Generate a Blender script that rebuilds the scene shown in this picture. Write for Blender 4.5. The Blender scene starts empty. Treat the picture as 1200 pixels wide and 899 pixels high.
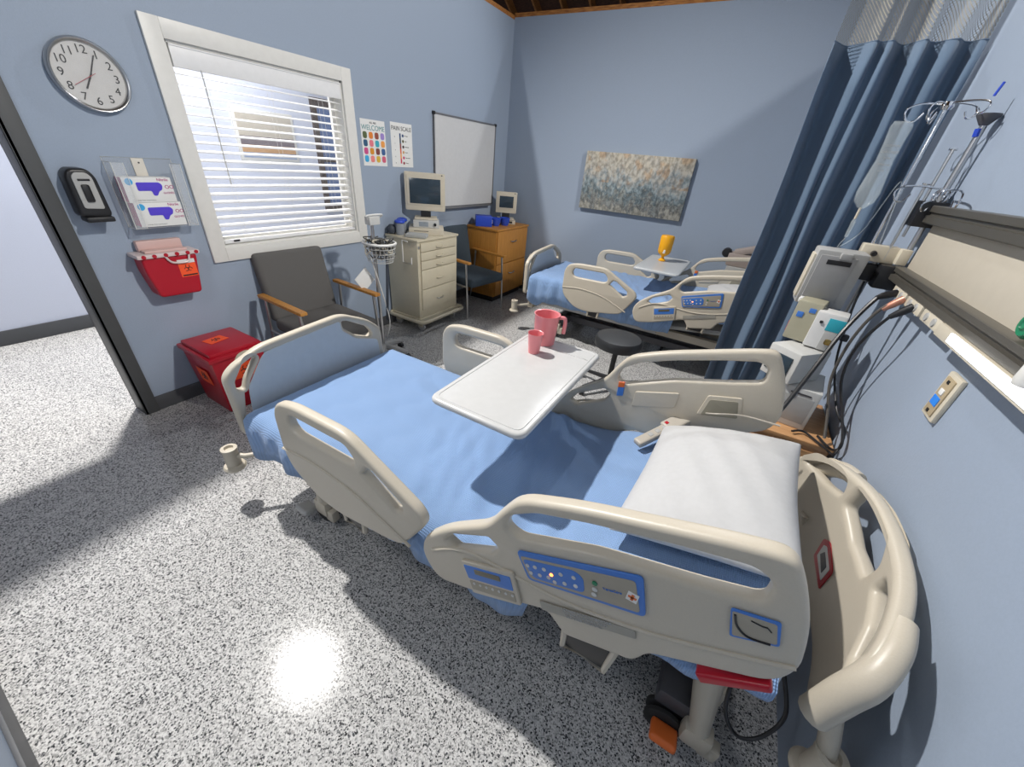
import bpy, bmesh, math, random
from mathutils import Vector, Matrix, Euler
random.seed(7)
S = bpy.context.scene
COL = S.collection
PI = math.pi
V = Vector

# ------------------------------------------------------------------ materials
MATS = {}
def mat(name, col, rough=.5, metal=0, spec=None, bump=None, emit=None, estr=1, trans=0, alpha=1, coat=0, sheen=0, ior=None):
    if name in MATS: return MATS[name]
    m = bpy.data.materials.new(name); m.use_nodes = True
    nt = m.node_tree; b = nt.nodes['Principled BSDF']
    b.inputs['Base Color'].default_value = (*col, 1)
    b.inputs['Roughness'].default_value = rough
    b.inputs['Metallic'].default_value = metal
    if spec is not None: b.inputs['Specular IOR Level'].default_value = spec
    if ior: b.inputs['IOR'].default_value = ior
    if emit: b.inputs['Emission Color'].default_value = (*emit, 1); b.inputs['Emission Strength'].default_value = estr
    b.inputs['Transmission Weight'].default_value = trans
    b.inputs['Alpha'].default_value = alpha
    b.inputs['Coat Weight'].default_value = coat
    b.inputs['Sheen Weight'].default_value = sheen
    # a faint procedural mottling so nothing is perfectly uniform
    tc = nt.nodes.new('ShaderNodeTexCoord'); n = nt.nodes.new('ShaderNodeTexNoise')
    n.inputs['Scale'].default_value = (bump or (30, 0))[0]; n.inputs['Detail'].default_value = 4
    nt.links.new(tc.outputs['Object'], n.inputs['Vector'])
    mx = nt.nodes.new('ShaderNodeMixRGB'); mx.blend_type = 'MULTIPLY'; mx.inputs[0].default_value = .10
    mx.inputs[1].default_value = (*col, 1); nt.links.new(n.outputs['Fac'], mx.inputs[2])
    nt.links.new(mx.outputs[0], b.inputs['Base Color'])
    if bump and bump[1]:
        bp = nt.nodes.new('ShaderNodeBump'); bp.inputs['Strength'].default_value = bump[1]; bp.inputs['Distance'].default_value = .004
        nt.links.new(n.outputs['Fac'], bp.inputs['Height']); nt.links.new(bp.outputs[0], b.inputs['Normal'])
    MATS[name] = m; return m

def nodes_of(m): return m.node_tree.nodes, m.node_tree.links, m.node_tree.nodes['Principled BSDF']
def ramp(ns, stops, interp='LINEAR'):
    r = ns.new('ShaderNodeValToRGB'); cr = r.color_ramp; cr.interpolation = interp
    while len(cr.elements) < len(stops): cr.elements.new(.5)
    for e, (p, c) in zip(cr.elements, stops): e.position = p; e.color = (*c, 1)
    return r

WALL = mat('blue_wall_paint', (.325, .39, .49), .55, bump=(140, .12))
HALLW = mat('pale_hall_paint', (.66, .70, .82), .6, bump=(140, .1))
BASEB = mat('grey_baseboard', (.085, .088, .095), .5)
JAMB = mat('dark_grey_trim', (.075, .078, .08), .45)
WHITE = mat('white_trim', (.78, .77, .73), .4)
BLIND = mat('white_blind', (.85, .85, .85), .4)
BEIGE = mat('bed_beige_plastic', (.56, .505, .41), .38, bump=(250, .05))
BEIGE2 = mat('bed_grey_panel', (.56, .60, .63), .45)
GREYP = mat('grey_plastic', (.42, .42, .41), .45)
LGREY = mat('light_grey_plastic', (.60, .60, .58), .45)
DGREY = mat('dark_grey_metal', (.10, .10, .11), .45, .3)
BLACK = mat('black_plastic', (.015, .015, .017), .4)
RUB = mat('black_rubber', (.02, .02, .02), .7)
CHROME = mat('chrome', (.75, .76, .78), .12, 1)
STEEL = mat('brushed_steel', (.55, .55, .55), .3, 1)
ALU = mat('anodised_rail', (.145, .135, .115), .35, .5)
CREAM = mat('cream_plastic', (.66, .60, .48), .4)
CARTC = mat('cart_putty_steel', (.62, .56, .42), .4)
WOOD = mat('oak', (.50, .25, .075), .45)
RED = mat('red_plastic', (.46, .006, .022), .32)
ORANGE = mat('fluorescent_orange_label', (1.0, .10, .02), .6)
ORANGE2 = mat('orange_pedal', (.75, .16, .03), .4)
PINK = mat('pink_plastic', (.85, .28, .30), .3)
BLUE = mat('royal_blue_plastic', (.02, .07, .55), .35)
BLUEP = mat('panel_blue', (.06, .20, .60), .4)
TEAL = mat('teal_label', (.03, .38, .48), .4)
GREEN = mat('green_plastic', (.01, .22, .10), .4)
YELLOW = mat('amber_plastic', (.90, .42, .01), .35)
PAPER = mat('paper', (.80, .80, .78), .7)
SCREEN = mat('dark_screen', (.035, .055, .075), .12)
WHITEP = mat('white_laminate', (.60, .60, .59), .2)
BOARD = mat('whiteboard_enamel', (.62, .62, .62), .3)
PILLOW = mat('white_pillowcase', (.54, .54, .54), .8, bump=(60, .15))
CLEAR = mat('clear_plastic', (.92, .95, .97), .08, trans=.0, alpha=.16)
SALINE = mat('saline_bag_film', (.80, .88, .90), .12, alpha=.24)
GLASS = mat('window_glass', (1, 1, 1), .02, alpha=.06)
COPPER = mat('copper_connector', (.55, .25, .17), .35, .3)
MAG = mat('magenta_print', (.45, .02, .20), .6)
VIOLET = mat('violet_glove_print', (.09, .05, .62), .6)
CYANP = mat('cyan_print', (.05, .40, .75), .6)
FABD = mat('charcoal_tweed', (.13, .125, .12), .95, bump=(900, .5))
FABB = mat('slate_fabric', (.05, .07, .09), .95, bump=(900, .4))

def wood_nodes(m, dark, light, scale=(1, 1, 12)):
    ns, lk, b = nodes_of(m)
    tc = ns.new('ShaderNodeTexCoord'); mp = ns.new('ShaderNodeMapping'); mp.inputs['Scale'].default_value = scale
    n = ns.new('ShaderNodeTexNoise'); n.inputs['Scale'].default_value = 6; n.inputs['Detail'].default_value = 8
    r = ramp(ns, [(.3, dark), (.7, light)])
    lk.new(tc.outputs['Object'], mp.inputs[0]); lk.new(mp.outputs[0], n.inputs['Vector']); lk.new(n.outputs['Fac'], r.inputs[0]); lk.new(r.outputs[0], b.inputs['Base Color'])
wood_nodes(WOOD, (.40, .17, .03), (.54, .25, .05), (14, 14, 1))
STAND = mat('maple_nightstand', (.6, .33, .15), .45); wood_nodes(STAND, (.50, .26, .11), (.62, .35, .17), (2, 14, 14))
RAFTER = mat('rafter_lumber', (.3, .12, .03), .7); wood_nodes(RAFTER, (.22, .07, .015), (.55, .24, .06), (2, 14, 14))
DECK = mat('plywood_roof', (.08, .04, .02), .8); wood_nodes(DECK, (.045, .022, .012), (.12, .05, .025), (3, 9, 3))

# speckled epoxy flake floor
FLOOR = mat('flake_epoxy', (.5, .5, .5), .15, spec=.14)
ns, lk, b = nodes_of(FLOOR)
tc = ns.new('ShaderNodeTexCoord')
vo = ns.new('ShaderNodeTexVoronoi'); vo.inputs['Scale'].default_value = 230; vo.inputs['Randomness'].default_value = 1
lk.new(tc.outputs['Object'], vo.inputs['Vector'])
sp = ns.new('ShaderNodeSeparateColor'); lk.new(vo.outputs['Color'], sp.inputs[0])
r1 = ramp(ns, [(0, (.03, .031, .033)), (.055, (.12, .122, .125)), (.15, (.29, .29, .285)), (.36, (.46, .455, .45)), (.68, (.59, .585, .575))], 'CONSTANT')
lk.new(sp.outputs[0], r1.inputs[0])
vo2 = ns.new('ShaderNodeTexVoronoi'); vo2.inputs['Scale'].default_value = 105
lk.new(tc.outputs['Object'], vo2.inputs['Vector'])
sp2 = ns.new('ShaderNodeSeparateColor'); lk.new(vo2.outputs['Color'], sp2.inputs[0])
g1 = ns.new('ShaderNodeMath'); g1.operation = 'GREATER_THAN'; g1.inputs[1].default_value = .84; lk.new(sp2.outputs[1], g1.inputs[0])
g2 = ns.new('ShaderNodeMath'); g2.operation = 'LESS_THAN'; g2.inputs[1].default_value = .36; lk.new(vo2.outputs['Distance'], g2.inputs[0])
g3 = ns.new('ShaderNodeMath'); g3.operation = 'MULTIPLY'; lk.new(g1.outputs[0], g3.inputs[0]); lk.new(g2.outputs[0], g3.inputs[1])
mx = ns.new('ShaderNodeMixRGB'); lk.new(g3.outputs[0], mx.inputs[0]); lk.new(r1.outputs[0], mx.inputs[1]); mx.inputs[2].default_value = (.07, .073, .08, 1)
lk.new(mx.outputs[0], b.inputs['Base Color'])
no = ns.new('ShaderNodeTexNoise'); no.inputs['Scale'].default_value = 90; lk.new(tc.outputs['Object'], no.inputs['Vector'])
bp = ns.new('ShaderNodeBump'); bp.inputs['Strength'].default_value = .12; bp.inputs['Distance'].default_value = .001
lk.new(no.outputs['Fac'], bp.inputs['Height']); lk.new(bp.outputs[0], b.inputs['Normal'])

# blanket: ribbed cotton
def ribbed(name, col, scale=260, strength=.5):
    m = mat(name, col, .85, sheen=.2)
    ns, lk, b = nodes_of(m)
    tc = ns.new('ShaderNodeTexCoord')
    w = ns.new('ShaderNodeTexWave'); w.bands_direction = 'X'; w.inputs['Scale'].default_value = scale / 4; w.inputs['Distortion'].default_value = .4
    w2 = ns.new('ShaderNodeTexWave'); w2.bands_direction = 'Y'; w2.inputs['Scale'].default_value = scale / 5
    lk.new(tc.outputs['Object'], w.inputs['Vector']); lk.new(tc.outputs['Object'], w2.inputs['Vector'])
    a = ns.new('ShaderNodeMath'); a.operation = 'ADD'; lk.new(w.outputs['Fac'], a.inputs[0]); lk.new(w2.outputs['Fac'], a.inputs[1])
    bp = ns.new('ShaderNodeBump'); bp.inputs['Strength'].default_value = strength; bp.inputs['Distance'].default_value = .003
    lk.new(a.outputs[0], bp.inputs['Height']); lk.new(bp.outputs[0], b.inputs['Normal'])
    r = ramp(ns, [(0, tuple(c * .80 for c in col)), (.6, col)])
    dv = ns.new('ShaderNodeMath'); dv.operation = 'MULTIPLY'; dv.inputs[1].default_value = .5; lk.new(a.outputs[0], dv.inputs[0])
    lk.new(dv.outputs[0], r.inputs[0]); lk.new(r.outputs[0], b.inputs['Base Color'])
    return m
BLANKET = ribbed('blue_ribbed_cotton', (.235, .375, .63))
CURT = mat('steel_blue_curtain', (.105, .165, .25), .85, sheen=.3, bump=(700, .3))
# curtain net top
NET = mat('curtain_netting', (.36, .33, .26), .8)
ns, lk, b = nodes_of(NET)
tc = ns.new('ShaderNodeTexCoord'); mp = ns.new('ShaderNodeMapping'); mp.inputs['Rotation'].default_value = (0, 0, PI / 4)
uvn = ns.new('ShaderNodeUVMap'); lk.new(uvn.outputs[0], mp.inputs[0])
sx = ns.new('ShaderNodeSeparateXYZ'); lk.new(mp.outputs[0], sx.inputs[0])
def absfr(o):
    m1 = ns.new('ShaderNodeMath'); m1.operation = 'MULTIPLY'; m1.inputs[1].default_value = 95; lk.new(o, m1.inputs[0])
    m2 = ns.new('ShaderNodeMath'); m2.operation = 'FRACT'; lk.new(m1.outputs[0], m2.inputs[0])
    m3 = ns.new('ShaderNodeMath'); m3.operation = 'LESS_THAN'; m3.inputs[1].default_value = .24; lk.new(m2.outputs[0], m3.inputs[0]); return m3.outputs[0]
mm = ns.new('ShaderNodeMath'); mm.operation = 'MAXIMUM'; lk.new(absfr(sx.outputs[0]), mm.inputs[0]); lk.new(absfr(sx.outputs[1]), mm.inputs[1])
lk.new(mm.outputs[0], b.inputs['Alpha'])
# painting: washed abstract
CANV = mat('abstract_canvas', (.6, .55, .45), .8)
ns, lk, b = nodes_of(CANV)
uvn = ns.new('ShaderNodeUVMap'); mp = ns.new('ShaderNodeMapping'); mp.inputs['Scale'].default_value = (7, 2.2, 1); lk.new(uvn.outputs[0], mp.inputs[0])
n1 = ns.new('ShaderNodeTexNoise'); n1.inputs['Scale'].default_value = 1.6; n1.inputs['Detail'].default_value = 9; n1.inputs['Roughness'].default_value = .7; lk.new(mp.outputs[0], n1.inputs['Vector'])
sk = ns.new('ShaderNodeSeparateXYZ'); lk.new(uvn.outputs[0], sk.inputs[0])
rv = ramp(ns, [(0, (.38, .37, .32)), (.10, (.16, .17, .17)), (.22, (.30, .32, .30)), (.30, (.12, .16, .18)), (.40, (.24, .30, .32)), (.52, (.34, .37, .37)), (.66, (.44, .42, .37)), (1, (.47, .43, .35))])
ad = ns.new('ShaderNodeMath'); ad.operation = 'MULTIPLY_ADD'; ad.inputs[1].default_value = 1.7; lk.new(n1.outputs['Fac'], ad.inputs[0]); 
sb = ns.new('ShaderNodeMath'); sb.operation = 'SUBTRACT'; sb.inputs[1].default_value = .88; lk.new(sk.outputs[1], sb.inputs[0]); lk.new(sb.outputs[0], ad.inputs[2])
lk.new(ad.outputs[0], rv.inputs[0])
mp2 = ns.new('ShaderNodeMapping'); mp2.inputs['Scale'].default_value = (7, 2.5, 1); lk.new(uvn.outputs[0], mp2.inputs[0])
n2 = ns.new('ShaderNodeTexNoise'); n2.inputs['Scale'].default_value = 1.3; n2.inputs['Detail'].default_value = 5; lk.new(mp2.outputs[0], n2.inputs['Vector'])
rr = ramp(ns, [(.54, (0, 0, 0)), (.62, (1, 1, 1))]); lk.new(n2.outputs['Fac'], rr.inputs[0])
gt = ns.new('ShaderNodeMath'); gt.operation = 'GREATER_THAN'; gt.inputs[1].default_value = .5; lk.new(sk.outputs[1], gt.inputs[0])
mu = ns.new('ShaderNodeMath'); mu.operation = 'MULTIPLY'; lk.new(rr.outputs[0], mu.inputs[0]); lk.new(gt.outputs[0], mu.inputs[1])
mu2 = ns.new('ShaderNodeMath'); mu2.operation = 'MULTIPLY'; mu2.inputs[1].default_value = .6; lk.new(mu.outputs[0], mu2.inputs[0])
mo = ns.new('ShaderNodeMixRGB'); lk.new(mu2.outputs[0], mo.inputs[0]); lk.new(rv.outputs[0], mo.inputs[1]); mo.inputs[2].default_value = (.42, .27, .15, 1)
n3 = ns.new('ShaderNodeTexNoise'); n3.inputs['Scale'].default_value = 5; n3.inputs['Detail'].default_value = 10; lk.new(mp.outputs[0], n3.inputs['Vector'])
r3 = ramp(ns, [(.38, (.5, .5, .5)), (.6, (1.15, 1.15, 1.15))]); lk.new(n3.outputs['Fac'], r3.inputs[0])
mo2 = ns.new('ShaderNodeMixRGB'); mo2.blend_type = 'MULTIPLY'; mo2.inputs[0].default_value = .8; lk.new(mo.outputs[0], mo2.inputs[1]); lk.new(r3.outputs[0], mo2.inputs[2])
lk.new(mo2.outputs[0], b.inputs['Base Color'])

# ------------------------------------------------------------------ geometry helpers
def box(bm, lo, hi, bev=0, mi=0, M=None, seg=2):
    lo, hi = V(lo), V(hi); t = bmesh.new()
    bmesh.ops.create_cube(t, size=1)
    for v in t.verts: v.co = V((lo[i] + (v.co[i] + .5) * (hi[i] - lo[i]) for i in range(3)))
    if bev: bmesh.ops.bevel(t, geom=t.edges[:], offset=bev, segments=seg, profile=.6, affect='EDGES')
    add(bm, t, M, mi)
def add(bm, t, M=None, mi=0):
    if M is not None: bmesh.ops.transform(t, matrix=M, verts=t.verts)
    mp = {v: bm.verts.new(v.co) for v in t.verts}
    for f in t.faces:
        try: nf = bm.faces.new([mp[v] for v in f.verts]); nf.material_index = mi or f.material_index; nf.smooth = True
        except ValueError: pass
    t.free()
def tube(bm, pts, r, n=10, mi=0, closed=False, cap=True):
    pts = [V(p) for p in pts]; N = len(pts); rings = []
    rs = r if isinstance(r, (list, tuple)) else [r] * N
    up = None
    for i, p in enumerate(pts):
        if closed: d = pts[(i + 1) % N] - pts[i - 1]
        else: d = pts[min(i + 1, N - 1)] - pts[max(i - 1, 0)]
        d.normalize()
        if up is None:
            up = V((0, 0, 1)) if abs(d.z) < .9 else V((1, 0, 0))
        s = d.cross(up)
        if s.length < 1e-4: s = d.orthogonal()
        s.normalize(); up = s.cross(d).normalized()
        rings.append([bm.verts.new(p + (s * math.cos(a) + up * math.sin(a)) * rs[i]) for a in (2 * PI * k / n for k in range(n))])
    M = N if closed else N - 1
    for i in range(M):
        A, B = rings[i], rings[(i + 1) % N]
        for k in range(n):
            f = bm.faces.new((A[k], A[(k + 1) % n], B[(k + 1) % n], B[k])); f.smooth = True; f.material_index = mi
    if cap and not closed:
        for R in (rings[0], rings[-1][::-1]):
            f = bm.faces.new(R[::-1] if R is rings[0] else R[::-1]); f.material_index = mi
def smooth(pts, k=6, closed=False):
    """Catmull-Rom through the points"""
    P = [V(p) for p in pts]; out = []; N = len(P)
    for i in range(N if closed else N - 1):
        g = (lambda j: P[j % N]) if closed else (lambda j: P[max(0, min(N - 1, j))])
        a, b_, c, d = g(i - 1), g(i), g(i + 1), g(i + 2)
        for s in range(k):
            t = s / k
            out.append(.5 * ((2 * b_) + (c - a) * t + (2 * a - 5 * b_ + 4 * c - d) * t * t + (3 * b_ - a - 3 * c + d) * t ** 3))
    if not closed: out.append(P[-1])
    return out
def lathe(bm, prof, c=(0, 0, 0), n=24, mi=0, M=None):
    t = bmesh.new(); rings = []
    for r, z in prof:
        rings.append([t.verts.new((max(r, 1e-5) * math.cos(2 * PI * k / n), max(r, 1e-5) * math.sin(2 * PI * k / n), z)) for k in range(n)])
    for A, B in zip(rings, rings[1:]):
        for k in range(n): t.faces.new((A[k], A[(k + 1) % n], B[(k + 1) % n], B[k]))
    bmesh.ops.remove_doubles(t, verts=t.verts, dist=1e-5)
    add(bm, t, Matrix.Translation(V(c)) @ (M or Matrix()), mi)
def rounded(poly, r, k=5):
    """poly: list of (u,v) or (u,v,r); returns rounded polyline"""
    P = [V((p[0], p[1])) for p in poly]; R = [p[2] if len(p) > 2 else r for p in poly]; out = []; N = len(P)
    for i in range(N):
        a, p, c = P[i - 1], P[i], P[(i + 1) % N]
        d1, d2 = (a - p), (c - p); l1, l2 = d1.length, d2.length
        q = min(R[i], l1 * .49, l2 * .49); A = p + d1 / l1 * q; C_ = p + d2 / l2 * q
        for s in range(k + 1):
            t = s / k; out.append(A * (1 - t) ** 2 + p * 2 * t * (1 - t) + C_ * t * t)
    return out
def plate(outline, holes, th, bev, M, cuts=None):
    """filled outline with holes, rounded rims -> bmesh, local u,v in plane and w thickness, mapped by M"""
    cu = bpy.data.curves.new('tmp', 'CURVE'); cu.dimensions = '2D'; cu.fill_mode = 'BOTH'
    cu.extrude = max(th / 2 - bev, .0001); cu.bevel_depth = bev; cu.bevel_resolution = 3; cu.offset = -bev
    for pl in [outline] + holes:
        sp = cu.splines.new('POLY'); sp.points.add(len(pl) - 1); sp.use_cyclic_u = True
        for p, q in zip(sp.points, pl): p.co = (q[0], q[1], 0, 1)
    o = bpy.data.objects.new('tmp', cu); COL.objects.link(o)
    dg = bpy.context.evaluated_depsgraph_get(); me = bpy.data.meshes.new_from_object(o.evaluated_get(dg))
    t = bmesh.new(); t.from_mesh(me)
    bpy.data.objects.remove(o); bpy.data.curves.remove(cu); bpy.data.meshes.remove(me)
    bmesh.ops.remove_doubles(t, verts=t.verts, dist=1e-5)
    if cuts:
        for axis, vals in cuts:
            for c in vals:
                no = V((1, 0, 0)) if axis == 0 else V((0, 1, 0))
                bmesh.ops.bisect_plane(t, geom=t.verts[:] + t.edges[:] + t.faces[:], plane_co=no * c, plane_no=no)
    if callable(M):
        for v in t.verts: v.co = M(v.co)
    else: bmesh.ops.transform(t, matrix=M, verts=t.verts)
    bmesh.ops.recalc_face_normals(t, faces=t.faces)
    return t
def frame(o, u, v):
    u, v = V(u).normalized(), V(v).normalized(); w = u.cross(v)
    return Matrix(((u.x, v.x, w.x, o[0]), (u.y, v.y, w.y, o[1]), (u.z, v.z, w.z, o[2]), (0, 0, 0, 1)))
def text(bm, s, size, M, th=.0006, mi=0, align='CENTER'):
    cu = bpy.data.curves.new('t', 'FONT'); cu.body = s; cu.size = size; cu.extrude = th; cu.align_x = align; cu.align_y = 'CENTER'
    o = bpy.data.objects.new('t', cu); COL.objects.link(o)
    me = bpy.data.meshes.new_from_object(o.evaluated_get(bpy.context.evaluated_depsgraph_get()))
    t = bmesh.new(); t.from_mesh(me); bpy.data.objects.remove(o); bpy.data.curves.remove(cu); bpy.data.meshes.remove(me)
    add(bm, t, M, mi)

def tag(o, label=None, cat=None, group=None, kind=None):
    if label: o['label'] = label
    if cat: o['category'] = cat
    if group: o['group'] = group
    if kind: o['kind'] = kind
    return o
def thing(name, label, cat, loc, group=None, kind=None):
    o = bpy.data.objects.new(name, None); COL.objects.link(o); o.location = loc; o.empty_display_size = .05
    return tag(o, label, cat, group, kind)
def root_of(o):
    while o.parent: o = o.parent
    return o
def obj(name, bm, mats, parent=None, ang=38, flat=False, loc=None):
    """bm is in world coordinates; stored relative to the thing's base"""
    bmesh.ops.recalc_face_normals(bm, faces=bm.faces)
    off = V(root_of(parent).location) if parent else V(loc or (0, 0, 0))
    for v in bm.verts: v.co -= off
    me = bpy.data.meshes.new(name); bm.to_mesh(me); bm.free()
    for m in (mats if isinstance(mats, (list, tuple)) else [mats]): me.materials.append(m)
    if flat: me.polygons.foreach_set('use_smooth', [False] * len(me.polygons))
    else:
        me.polygons.foreach_set('use_smooth', [True] * len(me.polygons)); me.set_sharp_from_angle(angle=math.radians(ang))
    o = bpy.data.objects.new(name, me); COL.objects.link(o)
    if parent: o.parent = parent
    else: o.location = off
    return o
def bx(name, lo, hi, m, parent=None, bev=.004, **k):
    b = bmesh.new(); box(b, lo, hi, bev); return obj(name, b, m, parent, **k)
def tb(name, pts, r, m, parent=None, n=10, closed=False, **k):
    b = bmesh.new(); tube(b, pts, r, n, closed=closed); return obj(name, b, m, parent, **k)
def la(name, prof, c, m, parent=None, n=24, M=None, **k):
    b = bmesh.new(); lathe(b, prof, c, n, M=M); return obj(name, b, m, parent, **k)
def struct(o): o['kind'] = 'structure'; return o
def copy_tree(o, parent=None):
    c = o.copy(); COL.objects.link(c); c.parent = parent
    if parent: c.matrix_parent_inverse = o.matrix_parent_inverse.copy()
    for ch in [q for q in bpy.data.objects if q.parent == o]: copy_tree(ch, c)
    return c

# ------------------------------------------------------------------ room constants (metres)
XL, XR, YB, YF, ZW = -3.02, .66, 4.94, -.33, 3.0
XH = -4.90
# ------------------------------------------------------------------ setting
b = bmesh.new(); box(b, (-5.2, -3.2, -.1), (1.2, 6.4, 0)); struct(obj('floor', b, FLOOR, flat=True))
# left wall with doorway (y YF..0.60, up to z 2.05) and window (y 1.34..2.45, z .97..2.045)
T = .12; xo = XL - T
b = bmesh.new()
DZ = 2.06; WY0, WY1, WZ0, WZ1 = 1.335, 2.455, .97, 2.05
for lo, hi in [((xo, YF - .9, DZ), (XL, .60, ZW)), ((xo, .60, 0), (XL, WY0, ZW)), ((xo, WY1, 0), (XL, YB + T, ZW)), ((xo, WY0, 0), (XL, WY1, WZ0)), ((xo, WY0, WZ1), (XL, WY1, ZW))]:
    box(b, lo, hi)
struct(obj('wall_left', b, WALL, flat=True))
b = bmesh.new(); box(b, (XL, YB, 0), (XR + T, YB + T, ZW + .02)); struct(obj('wall_back', b, WALL, flat=True))
b = bmesh.new(); box(b, (XR, YF - T, 0), (XR + T, YB, ZW)); struct(obj('wall_right', b, WALL, flat=True))
b = bmesh.new(); box(b, (XL + .8, YF - T, 0), (XR, YF, ZW)); struct(obj('wall_front', b, WALL, flat=True))
b = bmesh.new(); box(b, (XH - T, -3.2, 0), (XH, 6.4, ZW)); struct(obj('wall_hallway', b, HALLW, flat=True))
# wooden top plates
b = bmesh.new(); box(b, (xo, YF, ZW), (XL, YB + T, ZW + .038), .002); struct(obj('trim_1', b, RAFTER))
b = bmesh.new(); box(b, (XL, YB, ZW + .02), (XR, YB + T, ZW + .058), .002); struct(obj('trim_2', b, RAFTER))
# roof deck and rafters high above the open set
b = bmesh.new(); box(b, (-7, -4, 7.0), (4.5, 5.2, 7.05)); struct(obj('ceiling', b, DECK, flat=True))
b = bmesh.new(); SL = Matrix.Translation((0, 5.0, 6.9)) @ Matrix.Rotation(-math.atan2(3.4, 6.2), 4, 'X')
box(b, (-7, 0, -.05), (4.5, 7.2, 0), M=SL); struct(obj('ceiling_slope', b, DECK, flat=True))
b = bmesh.new()
for i in range(20): box(b, (-7 + i * .6, 0, -.22), (-6.96 + i * .6, 7.2, -.05), M=SL)
for i in range(9): box(b, (-7, .3 + i * .8, -.26), (4.5, .34 + i * .8, -.22), M=SL)
struct(obj('trim_4', b, RAFTER, flat=True))
b = bmesh.new()
for i in range(15): box(b, (-7, -3.5 + i * .6, 6.75), (4.5, -3.46 + i * .6, 7.0))
struct(obj('trim_3', b, RAFTER, flat=True))
# baseboards
def bb(name, lo, hi): b = bmesh.new(); box(b, lo, hi, .003); struct(obj(name, b, BASEB))
bb('baseboard_left', (XL, .66, 0), (XL + .012, YB, .10))
bb('baseboard_back', (XL + .012, YB - .012, 0), (XR, YB, .10))
bb('baseboard_front', (XL + .8, YF, 0), (XR, YF + .012, .10))
bb('baseboard_hallway', (XH, -3.2, 0), (XH + .012, 6.4, .12))
# doorway casing
b = bmesh.new()
box(b, (xo - .015, .585, 0), (XL + .018, .60, DZ), .002)
box(b, (XL, .585, 0), (XL + .018, .66, DZ + .07), .003)
box(b, (XL, YF, DZ), (XL + .018, .66, DZ + .07), .003)
box(b, (xo - .015, YF, DZ - .014), (XL + .018, .60, DZ), .002)
box(b, (xo - .018, .585, 0), (xo, .66, DZ + .07), .003)
struct(obj('door_1', b, JAMB))
# window frame
wr = thing('window_1', None, None, (XL, 1.9, WZ0), kind='structure')
b = bmesh.new(); tw = .088
for lo, hi in [((XL, WY0 - tw, WZ0 - tw), (XL + .02, WY0, WZ1 + tw)), ((XL, WY1, WZ0 - tw), (XL + .02, WY1 + tw, WZ1 + tw)),
               ((XL, WY0, WZ1), (XL + .02, WY1, WZ1 + tw)), ((XL, WY0, WZ0 - tw), (XL + .02, WY1, WZ0))]:
    box(b, lo, hi, .003)
obj('window_casing', b, WHITE, wr)
b = bmesh.new()
box(b, (xo, WY0, WZ0), (XL, WY0 + .012, WZ1)); box(b, (xo, WY1 - .012, WZ0), (XL, WY1, WZ1))
box(b, (xo, WY0, WZ1 - .012), (XL, WY1, WZ1)); box(b, (xo, WY0, WZ0), (XL + .005, WY1, WZ0 + .012))
obj('window_jamb', b, WHITE, wr, flat=True)
b = bmesh.new(); x0, x1 = xo + .01, xo + .035
for lo, hi in [((x0, WY0 + .012, WZ0 + .012), (x1, WY0 + .05, WZ1 - .012)), ((x0, WY1 - .05, WZ0 + .012), (x1, WY1 - .012, WZ1 - .012)),
               ((x0, WY0 + .05, WZ1 - .05), (x1, WY1 - .05, WZ1 - .012)), ((x0, WY0 + .05, WZ0 + .012), (x1, WY1 - .05, WZ0 + .05))]: box(b, lo, hi, .003)
sash = obj('window_sash', b, WHITE, wr)
b = bmesh.new(); box(b, (xo + .02, WY0 + .05, WZ0 + .05), (xo + .024, WY1 - .05, WZ1 - .05)); obj('glass_pane', b, GLASS, sash, flat=True)

# blind
bl = thing('window_blind', 'white horizontal slat blind hanging open in the window above the grey armchair', 'blind', (XL - .03, 1.9, WZ1 - .02))
by0, by1 = WY0 + .016, WY1 - .016
b = bmesh.new(); box(b, (XL - .02, by0, WZ1 - .115), (XL + .008, by1, WZ1 - .018), .004); box(b, (XL - .02, by0, WZ1 - .022), (XL + .012, by1, WZ1 - .015), .001); obj('valance', b, BLIND, bl)
b = bmesh.new(); z = WZ1 - .14; zs = []
while z > WZ0 + .07:
    zs.append(z)
    t = bmesh.new(); box(t, (-.024, by0 + .004, -.0015), (.024, by1 - .004, .0015))
    add(b, t, Matrix.Translation((XL - .035, 0, z)) @ Matrix.Rotation(math.radians(13), 4, 'Y')); z -= .0475
obj('slats', b, BLIND, bl, flat=True)
bx('bottom_rail', (XL - .058, by0 + .004, WZ0 + .018), (XL - .01, by1 - .004, WZ0 + .036), BLIND, bl)
b = bmesh.new()
for y in (by0 + .16, (by0 + by1) / 2, by1 - .16):
    for dx in (-.058, -.012): tube(b, [(XL + dx, y, WZ1 - .11), (XL + dx, y, WZ0 + .03)], .0009, 5)
obj('ladder_cords', b, WHITE, bl)
tb('tilt_wand', [(XL + .014, by0 + .13, WZ1 - .11), (XL + .016, by0 + .13, WZ1 - .70)], .0035, LGREY, bl, 8)
b = bmesh.new(); box(b, (XL - .008, by0 + .06, WZ0 + .028), (XL - .004, by0 + .10, WZ0 + .04), .001); obj('maker_tag', b, BLACK, bl)

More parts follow.
